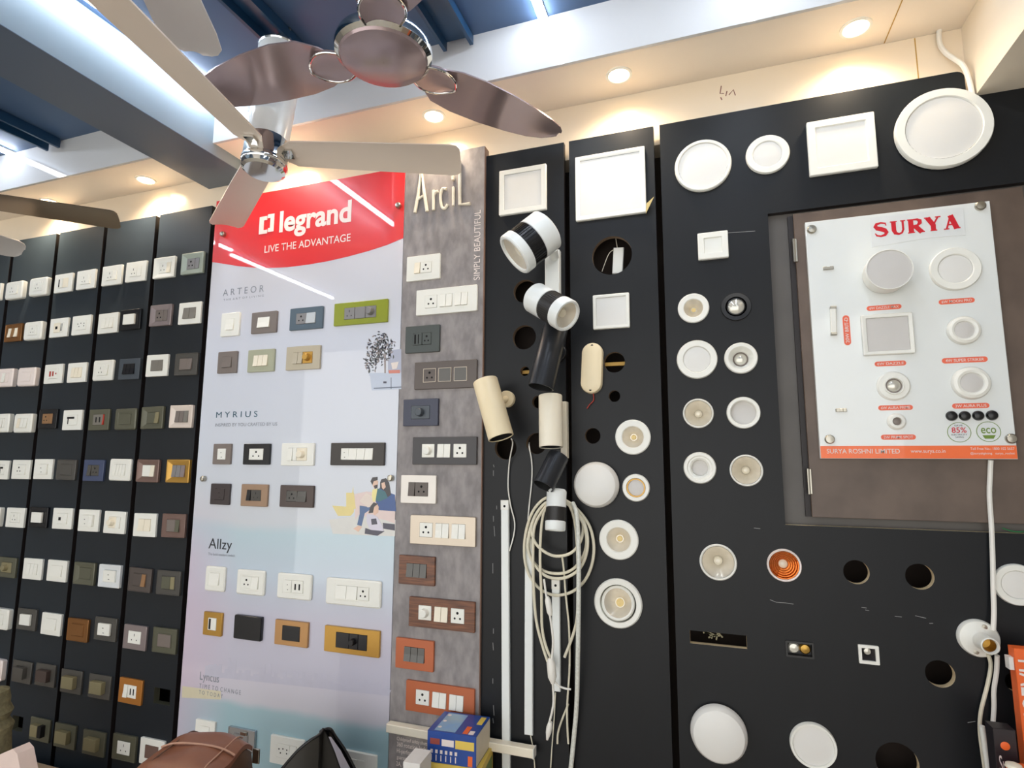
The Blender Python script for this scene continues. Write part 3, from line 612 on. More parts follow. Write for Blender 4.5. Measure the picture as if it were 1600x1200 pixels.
q = [([(-1.3174, 1.3771), (-1.1936, 1.3951), (-1.0428, 1.3873), (-1.0433, 1.3309), (-1.2983, 1.328)], 'pic_floor', 0),
     ([(-1.3063, 1.4276), (-1.2325, 1.4253), (-1.2198, 1.4981), (-1.2129, 1.4079), (-1.2257, 1.394), (-1.2798, 1.3921)], 'pic_chair', 1), ([(-1.2485, 1.4748), (-1.216, 1.4755), (-1.2054, 1.4194), (-1.2457, 1.4181)], 'pic_chair', 2),
     ([(-1.2131, 1.471), (-1.1655, 1.4812), (-1.0921, 1.4783), (-1.0455, 1.4683), (-1.0448, 1.3742), (-1.0886, 1.3856), (-1.1937, 1.3973), (-1.2063, 1.3812)], 'pic_sofa', 1), ([(-1.0933, 1.3745), (-1.0448, 1.372), (-1.044, 1.3503), (-1.09, 1.3549)], 'pic_navy', 2),
     ([(-1.1395, 1.4885), (-1.1135, 1.4935), (-1.1142, 1.4466), (-1.143, 1.4459)], 'pic_yellow', 3), ([(-1.1906, 1.4468), (-1.1654, 1.4767), (-1.1412, 1.466), (-1.1319, 1.4328), (-1.1553, 1.4254)], 'pic_pillow', 4),
     ([(-1.1899, 1.4311), (-1.1343, 1.4261), (-1.1676, 1.4049), (-1.1788, 1.36), (-1.1975, 1.3637), (-1.1886, 1.402)], 'pic_jean', 3), ([(-1.2129, 1.3497), (-1.1921, 1.3617), (-1.1761, 1.3579), (-1.1911, 1.3395)], 'pic_skin', 4),
     ([(-1.1433, 1.5176), (-1.1305, 1.5268), (-1.1171, 1.518), (-1.1188, 1.4956), (-1.1317, 1.4909), (-1.1401, 1.5042)], 'pic_skin', 4), ([(-1.1486, 1.5175), (-1.1412, 1.5312), (-1.1203, 1.5337), (-1.1198, 1.5225), (-1.1354, 1.5177), (-1.1401, 1.5042)], 'pic_hair', 5), ([(-1.1348, 1.502), (-1.1192, 1.5068), (-1.1188, 1.4956), (-1.1291, 1.4909)], 'pic_hair', 5),
     ([(-1.111, 1.4957), (-1.0845, 1.4829), (-1.0482, 1.4727), (-1.0412, 1.4158), (-1.1105, 1.4179), (-1.1247, 1.4486)], 'pic_blue', 4), ([(-1.1187, 1.4934), (-1.0871, 1.4829), (-1.076, 1.461), (-1.1116, 1.4467), (-1.1248, 1.4508)], 'pic_teal', 5),
     ([(-1.1043, 1.525), (-1.0863, 1.5297), (-1.0728, 1.5143), (-1.0636, 1.4723), (-1.0761, 1.4632), (-1.0871, 1.4829), (-1.1083, 1.4936), (-1.109, 1.5137)], 'pic_hair', 6), ([(-1.1038, 1.5115), (-1.0909, 1.5162), (-1.0851, 1.4985), (-1.0951, 1.4894), (-1.1006, 1.496)], 'pic_skin', 7),
     ([(-1.1596, 1.403), (-1.1333, 1.4017), (-1.1148, 1.3935), (-1.0929, 1.3635), (-1.0871, 1.3441), (-1.1178, 1.3405), (-1.1469, 1.3525), (-1.1584, 1.3764)], 'pic_shirt', 8), ([(-1.1405, 1.3859), (-1.1198, 1.3889), (-1.1138, 1.3693), (-1.1371, 1.3661)], 'pic_navy', 9),
     ([(-1.1627, 1.354), (-1.1389, 1.3484), (-1.0846, 1.3464), (-1.1122, 1.3298), (-1.1645, 1.3341)], 'pic_navy', 9), ([(-1.1372, 1.4326), (-1.1193, 1.4421), (-1.111, 1.429), (-1.1128, 1.409), (-1.128, 1.3996), (-1.1365, 1.4171)], 'pic_skin', 9), ([(-1.1449, 1.4302), (-1.1324, 1.4439), (-1.114, 1.44), (-1.1292, 1.4284), (-1.1336, 1.4083), (-1.1518, 1.4055)], 'pic_hair', 10)]
multi('family_picture', q, lt)
put('patch_picture', B().poly([(-1.952, 0.7273), (-1.7633, 0.7328), (-1.7607, 0.7039), (-1.9509, 0.6857)], YL - .0004, YL - .0001), 'pic_patch', lt, smooth=False)
random.seed(5)
tx = [(-1.846, 0.7864), (-1.0525, 0.8194)]; sk = []
for i in range(60):
    t_ = i / 59; x = tx[0][0] + (tx[1][0] - tx[0][0]) * t_; z = tx[0][1] + (tx[1][1] - tx[0][1]) * t_
    h2 = random.uniform(.01, .05) * (1.3 if i in (8, 9, 10, 20, 21, 22) else .8)
    sk += [(x, z + h2), (x + (tx[1][0] - tx[0][0]) / 62, z + h2)]
put('town_picture', B().poly([(tx[0][0], tx[0][1] - .01)] + sk + [(tx[1][0] + .003, tx[1][1] - .01)], YL - .0004, YL - .0001), 'pic_town', lt, smooth=False)

LG = 'switch plates on the red-topped board'
def lg(q_, style, fm, mods, label, frac=.5, hfrac=.52, **k):
    plate(q_[0], q_[1], YL, q_[2], q_[3], style, fm, mods, label, LG, frac=frac, hfrac=hfrac, **k)
lg((-1.8327, 2.1391, 0.0944, 0.0965), 'flat', 'white', 'rocker:white', 'small flat white single-switch plate under the pale grey range lettering', .45, .5)
lg((-1.6608, 2.1348, 0.1241, 0.087), 'flat', 'taupe', 'rocker:white', 'taupe plate with a white switch beside the slate-blue plate', .48, .5)
lg((-1.458, 2.1354, 0.1528, 0.0875), 'flat', 'slate', 'socket:mid_grey rocker:light_grey:1.8', 'slate-blue plate with grey socket and pale switch', .6, .5)
lg((-1.2135, 2.1383, 0.2321, 0.087), 'flat', 'leaf_green', 'usocket:mid_grey wide:mid_grey:2 dimmer:mid_grey', 'wide bright green plate with grey socket and dimmer', .6, .52)
lg((-1.8344, 1.9824, 0.0976, 0.0889), 'flat', 'taupe', 'rocker:taupe', 'small taupe plate with a taupe switch', .5, .5)
lg((-1.6643, 1.9803, 0.1293, 0.0899), 'flat', 'olive_grey', 'rocker:cream rocker:cream rocker:cream', 'sage green plate with three cream rockers', .54, .5)
lg((-1.463, 1.9806, 0.1567, 0.0918), 'flat', 'beige', 'rocker:beige rocker:beige dimmer:gold', 'beige plate with a gold dimmer knob', .58, .5)
lg((-1.8289, 1.6132, 0.0892, 0.0806), 'flat', 'taupe', 'dots:white', 'small taupe plate with white switch at left below the dark blue lettering', .48, .55)
lg((-1.6576, 1.6128, 0.1275, 0.0799), 'flat', 'jet', 'socket:white', 'black plate with a white three-pin socket', .54, .55)
lg((-1.4652, 1.6125, 0.1475, 0.0836), 'flat', 'white', 'rocker:white:1 blank:white:.8 dimmer:cream', 'white plate with small rocker and cream dimmer beside the wide dark plate', .6, .58)
lg((-1.204, 1.614, 0.2257, 0.0814), 'flat', 'bronze_black', 'dots:white:1 rocker:white rocker:white rocker:white', 'wide bronze-black plate with white modules', .6, .52)
lg((-1.8246, 1.457, 0.095, 0.0809), 'flat', 'espresso', 'dots:espresso', 'small dark brown plate with a dark switch', .5, .55)
lg((-1.6566, 1.4564, 0.1257, 0.0832), 'flat', 'tan', 'rocker:jet:.8 usocket:smoke', 'tan plate with dark modules', .54, .5)
lg((-1.4594, 1.4574, 0.1509, 0.0801), 'flat', 'dark_brown', 'socket:smoke rocker:smoke:1.6', 'dark brown plate with dark socket and switch', .6, .5)
lg((-1.8199, 1.1361, 0.0956, 0.0915), 'round', 'white', 'rocker:white', 'small rounded white plate with one rocker under the black range lettering', .5, .5)
lg((-1.6481, 1.135, 0.1293, 0.0897), 'round', 'white', 'socket:white rocker:white:1.4', 'rounded white plate with three-pin socket under the black range lettering', .6, .5)
lg((-1.449, 1.1349, 0.1501, 0.0887), 'round', 'white', 'dots:white:1.3 usb:white:2', 'rounded white plate with two dark USB slots', .56, .5)
lg((-1.1988, 1.1322, 0.2237, 0.0896), 'round', 'white', 'rocker:white:2 rocker:white:2 socket:white:2.2', 'wide rounded white plate with switches and socket at right', .6, .5)
lg((-1.8172, 0.9702, 0.0896, 0.0849), 'flat', 'gold', 'keyhole:white', 'small gold plate with a white module', .46, .54)
lg((-1.6468, 0.9725, 0.126, 0.085), 'round', 'jet', '', 'plain black plate beside the small gold plate')
lg((-1.4517, 0.9715, 0.1447, 0.0864), 'flat', 'copper_gold', 'wide:jet', 'rose-gold plate with a black window', .54, .6)
lg((-1.1971, 0.9706, 0.2227, 0.0868), 'flat', 'gold', 'wide:jet dimmer:jet:2 wide:jet:2', 'wide gold plate with a black window', .57, .6)
lg((-1.8186, 0.5865, 0.0931, 0.0766), 'flat', 'white', 'rocker:white', 'small white plate just above the brown bag', .5, .5)
lg((-1.6471, 0.5848, 0.122, 0.0748), 'glass', 'silver', 'wide:mid_grey', 'silver-grey plate behind the brown bag', .5, .5)
lg((-1.4449, 0.5763, 0.143, 0.0921), 'flat', 'white', 'multi:white:2 rocker:white', 'white plate with a socket left of the black bag', .6, .5)
lg((-1.1888, 0.5757, 0.2112, 0.088), 'flat', 'white', 'rocker:white socket:white rocker:white', 'white plate partly hidden right of the black bag', .6, .5)

# ------------------------------------------------------------------ grey board
at_ = thing('concrete_look_board', 'grey concrete-look board with thin raised handwritten lettering and wide switch plates', 'display board')
XAR = (XLG[1] + .002, (-0.7238, 2.6872)[0]); ZAT = (-0.7366, 2.7166)[1]
mat('grey_edge', (150, 120, 104), 0.5)
put('panel', B().box(XAR[0], XAR[1], YL, 0.026, ZB, ZAT, 0).box(XAR[1], XAR[1] + .002, YL + .001, 0.026, ZB, ZAT - .001, 1), ['grey_laminate', 'grey_edge'], at_, smooth=False)
def stroke(pts, w, name='letter', sub=5):
    b = B(); b.tube([(x, YL - .006, z) for x, z in pts], w, 8, 0, sub); return put(name, b, 'cream', at_)
stroke([(-0.9959, 2.4999), (-0.9844, 2.5656), (-0.974, 2.6697), (-0.9609, 2.577), (-0.9457, 2.4977)], .0065, sub=1); stroke([(-0.984, 2.5505), (-0.9553, 2.5661)], .0045)
stroke([(-0.9196, 2.4989), (-0.9214, 2.5758)], .006); stroke([(-0.9207, 2.5459), (-0.916, 2.565), (-0.9031, 2.5705)], .005)
stroke([(-0.8696, 2.5726), (-0.8851, 2.5751), (-0.8922, 2.5466), (-0.8862, 2.5063), (-0.8732, 2.4996), (-0.8632, 2.5128)], .0055)
stroke([(-0.8401, 2.5045), (-0.8415, 2.5756)], .0055); stroke([(-0.8432, 2.6029), (-0.8435, 2.6178)], .006)
stroke([(-0.8176, 2.6678), (-0.8149, 2.5056), (-0.7748, 2.5021)], .006, sub=1)
o = text('SIMPLY BEAUTIFUL', (-0.7597, 2.2198), (-0.6171, 2.2055), (-0.76, 2.2431), YL - .0005, 'print_white', at_)
pa, pb, pw_ = (-0.7597, 2.2198), (-0.7558, 2.4765), (-0.7403, 2.2179)
o.rotation_euler = (R(90), R(-90), 0); o.scale = (pb[1] - pa[1], pw_[0] - pa[0] + .004, 1); o.location = (pw_[0] + .004, YL - .0005, pa[1])
for i, (s_, y0) in enumerate((('......  safety shu', 1153), ('360 rotation loc', 1163), ('Hi-performance', 1172.5), ('guaranteed.', 1182.5), ('2A, USB Port', 1192.5))):
    pass
for s_, pl, pr, pt in (('Childproof safety shutter', (-1.0134, 0.6751), (-0.8912, 0.6783), (-1.0138, 0.6859)), ('360 rotation lock', (-1.0127, 0.6555), (-0.9046, 0.6607), (-1.0132, 0.6692)),
        ('Hi-performance', (-1.0121, 0.637), (-0.9249, 0.6402), (-1.0126, 0.6506)), ('guaranteed.', (-1.0115, 0.6185), (-0.9524, 0.6212), (-1.0119, 0.6302)), ('2A, USB Port', (-1.0131, 0.5967), (-0.9331, 0.6003), (-1.0136, 0.6103))):
    text(s_, pl, pr, pt, YL - .0006, 'print_white', at_, off=.006)
AG = 'switch plates on the grey board'
def ar(q_, style, fm, mods, label, frac=.62, hfrac=.48, **k):
    plate(q_[0], q_[1], YL, q_[2], q_[3], style, fm, mods, label, AG, frac=frac, hfrac=hfrac, **k)
ar((-0.9551, 2.2848, 0.1347, 0.0932), 'flat', 'white', 'rocker:cream socket:white', 'white plate with switch and three-pin socket, topmost on the grey board', .52, .45)
ar((-0.8609, 2.1545, 0.2369, 0.0932), 'flat', 'white', 'socket:white | rocker:white rocker:white | rocker:white rocker:white', 'wide white plate with socket and four rockers on the grey board', .7, .5)
ar((-0.9516, 2.0209, 0.1357, 0.0976), 'flat', 'green_grey', 'slots:green_grey:2 socket:green_grey', 'dark green-grey plate with a matching socket', .54, .45)
ar((-0.8592, 1.8883, 0.2391, 0.0968), 'flat', 'brown_grey', 'socket:brown_grey | wide:smoke:2 | wide:smoke:2', 'wide brown-grey plate with three gold-edged windows', .7, .5, trim='champagne')
ar((-0.9511, 1.7591, 0.1366, 0.0949), 'flat', 'navy', 'dimmer:slate_dark', 'dark navy plate with a round dimmer knob', .54, .5)
ar((-0.8577, 1.6255, 0.2417, 0.094), 'flat', 'charcoal', 'dimmer:white | rocker:white rocker:white | socket:white', 'wide charcoal plate with white dimmer, switches and socket', .7, .5)
ar((-0.9525, 1.494, 0.1357, 0.0954), 'flat', 'silver_white', 'rocker:brown_grey socket:brown_grey', 'silver-white plate with dark switch and socket', .56, .5)
ar((-0.8587, 1.359, 0.2424, 0.0964), 'flat', 'champagne', 'socket:white | rocker:white rocker:white | rocker:white rocker:white', 'wide champagne plate with white socket and switches', .7, .5)
ar((-0.9513, 1.2237, 0.1364, 0.0947), 'flat', 'walnut', 'rocker:smoke rocker:smoke rocker:smoke', 'small walnut plate with dark rockers', .56, .48)
ar((-0.8567, 1.09, 0.2397, 0.0951), 'flat', 'walnut', 'dimmer:white | rocker:cream rocker:cream | socket:white', 'wide walnut plate with white dimmer and socket', .7, .5)
ar((-0.952, 0.9536, 0.1412, 0.0963), 'flat', 'terracotta', 'rocker:smoke rocker:smoke rocker:smoke', 'small terracotta plate with dark rockers', .54, .48)
ar((-0.8573, 0.8244, 0.2446, 0.0941), 'flat', 'terracotta', 'socket:white | rocker:white rocker:white | rocker:white rocker:white', 'wide terracotta plate with white socket above the blue carton', .7, .5)

# ------------------------------------------------------------------ wall lamps shown on the black boards
LGRP = 'unlit lamps on the black boards'
def ring(prof, m_, t, name='trim_ring', seg=44): return put(name, B().lathe(prof, seg, 0), m_, t)
def disc(r, o, m_, t, name='diffuser', dome=.002, seg=40): return put(name, B().lathe([(r, o), (r * .7, o + dome * .6), (r * .3, o + dome), (r * .02, o + dome)], seg, 0, (0, 0, 0), False, True), m_, t)
def lamp(kind, c, label, brd=None, m_='white', cat='downlight', y=0.0, name='downlight', group=LGRP):
    x, z, d = c; r = d / 2
    t = thing(name, label, cat, (x, y - .0006, z), group=group)
    if brd and kind in ('cone', 'cob', 'recess', 'step', 'deep', 'gimbal', 'copper', 'eyeball'):
        hole(brd, x, z, d * .84)
    if kind == 'panel':
        ring([(r, 0), (r, .009), (r * .97, .013), (r * .88, .0125), (r * .865, .009), (r * .86, .002)], m_, t); disc(r * .86, .008, 'diffuser', t)
    elif kind == 'wide':
        ring([(r, 0), (r, .005), (r * .96, .009), (r * .7, .0085), (r * .66, .006), (r * .65, .001)], m_, t); disc(r * .65, .005, 'diffuser', t)
    elif kind == 'big':
        ring([(r, -.004), (r, .009), (r * .98, .013), (r * .80, .013), (r * .78, .008), (r * .775, 0)], m_, t); disc(r * .775, .008, 'diffuser', t)
    elif kind == 'dome':
        put('base', B().lathe([(r * .96, 0), (r * .96, .008)], 40, 0), 'white', t)
        put('diffuser', B().lathe([(r, .008), (r, .016), (r * .97, .026), (r * .88, .036), (r * .65, .043), (r * .3, .046), (r * .02, .0465)], 48, 0, (0, 0, 0), False, True), 'diffuser' if m_ == 'white' else m_, t)
    elif kind == 'puck':
        put('body', B().lathe([(r * .9, 0), (r * .96, .012), (r, .05)], 48, 0), 'white', t)
        ring([(r, .05), (r * .97, .058), (r * .94, .058), (r * .93, .055)], 'white', t); disc(r * .93, .0555, 'diffuser_grey', t)
    elif kind == 'cone':
        ring([(r, 0), (r, .005), (r * .95, .008), (r * .90, .007), (r * .86, 0)], m_, t)
        put('reflector', B().lathe([(r * .86, .002), (r * .6, -.012), (r * .3, -.026), (r * .22, -.028)], 40, 0), 'reflector', t)
        put('lens', B().lathe([(r * .26, -.026), (r * .22, -.016), (r * .12, -.011), (r * .02, -.010)], 24, 0, (0, 0, 0), False, True), 'lens', t)
    elif kind == 'cob':
        ring([(r, 0), (r, .004), (r * .95, .007), (r * .64, .006), (r * .6, .003)], m_, t)
        put('reflector', B().lathe([(r * .6, .003), (r * .56, .0), (r * .2, -.022)], 40, 0, cap1=True), 'reflector', t)
        put('led_chip', B().lathe([(r * .15, -.0215), (r * .12, -.019), (r * .02, -.018)], 20, 0, (0, 0, 0), False, True), 'chip', t)
    elif kind == 'recess':
        ring([(r, 0), (r, .005), (r * .96, .009), (r * .80, .009), (r * .75, .006), (r * .73, -.012)], m_, t); disc(r * .735, -.009, 'diffuser_grey', t)
    elif kind == 'step':
        ring([(r, 0), (r, .006), (r * .94, .011), (r * .78, .011), (r * .72, .007), (r * .62, .007), (r * .52, .003), (r * .48, -.012)], m_, t); disc(r * .49, -.009, 'diffuser_grey', t)
    elif kind == 'deep':
        ring([(r, 0), (r, .006), (r * .94, .010), (r * .76, .009), (r * .64, .003), (r * .46, -.018)], m_, t)
        put('bezel', B().lathe([(r * .46, -.018), (r * .44, -.016), (r * .38, -.018)], 32, 0), 'taupe', t); disc(r * .39, -.019, 'silver_lens', t, 'lens', .006)
    elif kind == 'gold':
        ring([(r, 0), (r, .006), (r * .94, .010), (r * .72, .010), (r * .68, .006)], m_, t)
        ring([(r * .68, .006), (r * .66, .008), (r * .60, .008), (r * .58, .004)], 'gold', t, 'inner_ring'); disc(r * .59, .004, 'diffuser_grey', t)
    elif kind == 'gimbal':
        ring([(r, 0), (r, .005), (r * .95, .010), (r * .76, .009), (r * .74, .003), (r * .73, -.02)], m_, t)
        g = put('tilting_ring', B().lathe([(r * .70, -.004), (r * .70, .006), (r * .66, .009), (r * .58, .006)], 40, 0), m_, t, rot=(R(-9), 0, R(-6)))
        put('reflector', B().lathe([(r * .58, .006), (r * .2, -.022)], 36, 0, cap1=True), 'reflector', g)
        put('led_chip', B().lathe([(r * .17, -.0215), (r * .02, -.018)], 20, 0, (0, 0, 0), False, True), 'chip', g)
    elif kind == 'copper':
        ring([(r, 0), (r, .004), (r * .96, .007), (r * .88, .006), (r * .86, 0)], m_, t)
        b = B(); n = 18
        for k in range(5):
            r0, r1 = r * (.86 - .12 * k), r * (.86 - .12 * (k + 1)); o0, o1 = .002 - .005 * k, .002 - .005 * (k + 1)
            b.lathe([(r0, o0), ((r0 + r1) / 2, (o0 + o1) / 2 + .0018), (r1, o1)], n, 0)
        put('reflector', b, 'copper', t, smooth=False); disc(r * .3, -.024, 'lens', t, 'lens', .006)
    elif kind == 'eyeball':
        ring([(r, 0), (r, .003), (r * .96, .005), (r * .7, .004), (r * .64, -.004)], 'black_plastic', t)
        ring([(r * .62, -.006), (r * .60, .004), (r * .54, .005)], 'black_plastic', t, 'eyeball'); disc(r * .55, .002, 'silver_lens', t, 'lens', .008)
    elif kind == 'soft':
        ring([(r, 0), (r, .003), (r * .92, .010), (r * .76, .013), (r * .62, .011), (r * .58, .007)], m_, t); disc(r * .585, .0075, 'diffuser_grey', t, 'diffuser', .003)
    elif kind == 'mini':
        ring([(r, 0), (r, .003), (r * .8, .008), (r * .5, .009), (r * .45, .003)], m_, t); disc(r * .46, .0035, 'taupe', t, 'lens', .002)
    return t
def square(q_, label, brd=None, inner=.8, style='panel', y=0.0, m_='white', name='panel_light', cat='panel light', group=LGRP, dif='diffuser', rot=0.0):
    x, z, w, h = q_
    t = thing(name, label, cat, (x, y - .0006, z), (0, rot, 0), group=group)
    o = .012
    l = [rrect(w, h, .003, 0), rrect(w, h, .003, -o + .002), rrect(w - .004, h - .004, .003, -o)]
    if style == 'step': l += [rrect(w * (inner + .04), h * (inner + .04), .002, -o), rrect(w * inner, h * inner, .002, -o + .005)]
    else: l += [rrect(w * (inner + .02), h * (inner + .02), .002, -o + .001), rrect(w * inner, h * inner, .002, -o + .003)]
    put('frame', B().loft(l, 0), m_, t)
    put('diffuser', B().loft([rrect(w * inner, h * inner, .002, -.002), rrect(w * inner, h * inner, .002, -o + .0045)], 0, False, True), dif, t)
    return t

# board A (left of the three)
square((-0.5809, 2.5281, 0.1723, 0.1655), 'square white panel light above the white-and-black spotlights', inner=.78)
hole('A', *(-0.575, 2.1666, 0.0806)); hole('A', *(-0.5771, 2.0064, 0.0827)); hole('A', *(-0.5747, 1.8903, 0.032)); hole('A', *(-0.6416, 1.6347, 0.0766)); hole('A', *(-0.535, 1.649, 0.0692)); hole('A', *(-0.5281, 1.7856, 0.0423))
# board B (middle)
t_ = square((-0.2774, 2.5006, 0.2307, 0.2266), 'largest square white panel light, at the top of the middle board', inner=.86)
square((-0.2814, 2.0704, 0.1165, 0.1131), 'small square white panel light below the large round opening', inner=.82)
mat('tape', (196, 178, 120), 0.5)
ot_ = Vector(t_.location); fl = [Vector(p) - ot_ for p in ((-0.1637, -0.013, 2.3803), (-0.1349, -0.03, 2.4266), (-0.1608, -0.013, 2.4145))]
put('tape_flap', B().add([tuple(p) for p in fl] + [tuple(p + Vector((0, .0012, 0))) for p in fl], [(0, 1, 2), (5, 4, 3), (0, 3, 4, 1), (1, 4, 5, 2), (2, 5, 3, 0)]), 'tape', t_, smooth=False)
hole('B', *(-0.2767, 2.2592, 0.1297)); hole('B', *(-0.2753, 1.9053, 0.0665)); hole('B', *(-0.2774, 1.7967, 0.0364)); hole('B', *(-0.3486, 1.6724, 0.0499))
lamp('cob', (-0.2225, 1.6672, 0.1082), 'round white downlight with a yellow chip, upper one on the middle board', 'B')
lamp('dome', (-0.3367, 1.5204, 0.1407), 'plain white dome lamp on the middle board beside the gold-ringed downlight', name='dome_light', cat='dome lamp')
lamp('gold', (-0.2165, 1.5129, 0.083), 'small white downlight with a thin gold inner ring', 'B')
lamp('cob', (-0.2723, 1.3556, 0.1194), 'round white downlight with yellow chip below the plain white dome', 'B')
lamp('gimbal', (-0.278, 1.169, 0.1445), 'largest round white downlight with a tilted inner ring, lowest on the middle board', 'B')
# board C (right)
lamp('panel', (0.0147, 2.5166, 0.1697), 'thin-rimmed round white panel light at top left of the wide right board', 'C')
lamp('wide', (0.2023, 2.5217, 0.1236), 'round white panel light with wide rim between round and square panels', 'C')
square((0.4, 2.5151, 0.1758, 0.1693), 'square white panel light beside the biggest round lamp', inner=.72, style='step')
lamp('big', (0.6481, 2.5141, 0.2309), 'biggest round white panel light, at the top right corner', y=-0.008)
square((0.0346, 2.252, 0.0879, 0.085), 'tiny square white panel light alone above the paired downlights', inner=.56, style='step', dif='white')
lamp('cob', (-0.0296, 2.0605, 0.0925), 'round white downlight beside the black-ringed eyeball', 'C')
lamp('eyeball', (0.0925, 2.0553, 0.0865), 'black-ringed eyeball downlight with a silver lens', 'C')
lamp('wide', (-0.0251, 1.9003, 0.1184), 'round white downlight with flat cover, left of second pair', 'C')
lamp('deep', (0.0988, 1.8976, 0.093), 'white downlight with deep bowl and small lens, right of second pair', 'C')
lamp('cone', (-0.0274, 1.7365, 0.0882), 'white cone downlight, left of third pair', 'C')
lamp('recess', (0.0985, 1.7356, 0.0931), 'white downlight with recessed grey cover, right of third pair', 'C')
lamp('step', (-0.0288, 1.5747, 0.0931), 'white stepped downlight, left of lowest pair', 'C')
lamp('cone', (0.0987, 1.5684, 0.0905), 'white cone downlight, right of lowest pair', 'C')
lamp('cone', (0.0113, 1.3063, 0.1016), 'white cone downlight beside the copper one', 'C')
lamp('copper', (0.1844, 1.3081, 0.0889), 'copper faceted downlight with a white rim', 'C', 'pink_white')
lamp('dome', (-0.006, 0.8475, 0.15), 'large white dome lamp at the bottom of the right board', name='dome_light', cat='dome lamp')
lamp('panel', (0.2298, 0.8495, 0.1132), 'round white panel light at the bottom, right of the large dome', 'C')
lamp('wide', (0.7094, 1.2943, 0.1003), 'round white panel light cut by the right edge behind the cable', 'C', m_='white')
for c in ((0.3608, 1.3007, 0.0625), (0.5054, 1.2989, 0.065), (0.5316, 1.0623, 0.0653), (0.4218, 0.835, 0.0966), (0.6898, 1.0619, 0.0482)): hole('C', *c)
slot_ = (0.0023, 1.0921, 0.1523, 0.0357); BOARD_HOLES['C'].append(rect(*slot_))
sq_ = (0.3753, 1.0926, 0.0473, 0.0471); BOARD_HOLES['C'].append(rect(sq_[0], sq_[1], sq_[2] * .7, sq_[3] * .7))
t = thing('square_spotlight', 'tiny square recessed spotlight with a white rim and black cup', 'downlight', (sq_[0], 0, sq_[1]), group=LGRP)
w, h = sq_[2], sq_[3]
put('frame', B().loft([rrect(w, h, .002, 0), rrect(w, h, .002, -.005), rrect(w * .68, h * .68, .001, -.005), rrect(w * .66, h * .66, .001, .0)], 0), 'white', t)
put('cup', B().loft([rrect(w * .66, h * .66, .001, 0), rrect(w * .3, h * .3, .01, .022)], 0, False, True), 'charcoal', t, smooth=False)
put('lens', B().lathe([(.010, -.018), (.008, -.010), (.001, -.008)], 18, 0, (0, 0, .004), False, True), 'silver_lens', t)
db_ = (0.2114, 1.0874, 0.0694, 0.0422)
BOARD_HOLES['C'].append(rect(db_[0], db_[1], db_[2] * .9, db_[3] * .8))
t = thing('twin_spotlight', 'black twin spotlight with two small lenses, left of the tiny square one', 'downlight', (db_[0], 0, db_[1]), group=LGRP)
w, h = db_[2], db_[3]
put('frame', B().loft([rrect(w, h, .002, 0), rrect(w, h, .002, -.004), rrect(w * .86, h * .76, .001, -.004), rrect(w * .84, h * .74, .001, .012)], 0, False, True), 'black_plastic', t, smooth=False)
for s_ in (-1, 1):
    put('lens', B().lathe([(h * .34, -.012), (h * .34, -.004), (h * .26, .001), (h * .02, .003)], 22, 0, (s_ * w * .2, 0, h * .05), False, True), 'silver_lens' if s_ < 0 else 'brass', t)

# cut the three boards
o = slab('display_board', rect(sum(XA) / 2, (ZB + Z_TOP) / 2, XA[1] - XA[0], Z_TOP - ZB), BOARD_HOLES['A'], 0.0, 0.02, ['black_laminate', 'black_edge', 'worn_edge'])
tag(o, 'narrow black board with round holes, right of the grey concrete-look board', 'display board')
o = slab('display_board', rect(sum(XB) / 2, (ZB + Z_TOP) / 2, XB[1] - XB[0], Z_TOP - ZB), BOARD_HOLES['B'], 0.0, 0.02, ['black_laminate', 'black_edge', 'worn_edge'])
tag(o, 'middle black board with the largest square panel light at its top', 'display board')
rcL, rcB, rcT = (0.1919, 1.4182)[0], (0.1919, 1.4182)[1], (0.2646, 2.3351)[1]
rcL = (rcL + (0.1961, 2.3268)[0]) / 2
cn = [(0.715 - .02 + .02 * math.sin(R(a)), Z_TOP - .02 + .02 * math.cos(R(a))) for a in range(0, 91, 15)]
outer = [(XC0, ZB), (1.05, ZB), (1.05, 2.601), (0.715, 2.601)] + cn[::-1] + [(XC0, Z_TOP)]
rcR = 0.93
BOARD_HOLES['C'].append([(rcL, rcB), (rcR, rcB), (rcR, rcT), (rcL, rcT)])
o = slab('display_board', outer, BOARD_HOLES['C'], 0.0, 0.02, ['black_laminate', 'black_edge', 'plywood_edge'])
tag(o, 'widest black board, on the right, with a brown cupboard door let into it', 'display board')

# small scuffs in the laminate and a marker scribble on the header wall
mat('scuff', (150, 150, 150), 0.7); mat('marker', (120, 70, 60), 0.7)
def scuffs(parent, pts, m_='scuff', y=0.0, wd=.0016):
    b = B()
    for p in pts: b.ribbon(p, wd, y - .00035, y - .00005)
    o = put('scuff_marks', b, m_, parent, smooth=False); o['kind'] = 'stuff'; return o
boards = [q for q in COL.objects if q.name.startswith('display_board')]
scuffs(boards[0], [[(-0.6845, 1.5795), (-0.6821, 1.5711)], [(-0.6843, 1.5605), (-0.6842, 1.5415)], [(-0.672, 1.4455), (-0.6719, 1.4331)], [(-0.6831, 1.412), (-0.6829, 1.3934)], [(-0.6805, 1.3791), (-0.678, 1.3463)], [(-0.684, 1.2604), (-0.6837, 1.228)], [(-0.68, 1.0569), (-0.6799, 1.0412)], [(-0.6818, 1.0135), (-0.6795, 0.9903)], [(-0.6809, 0.9049), (-0.6808, 0.8895)], [(-0.678, 0.8248), (-0.6756, 0.7947)], [(-0.6799, 0.7865), (-0.6776, 0.7717)]])
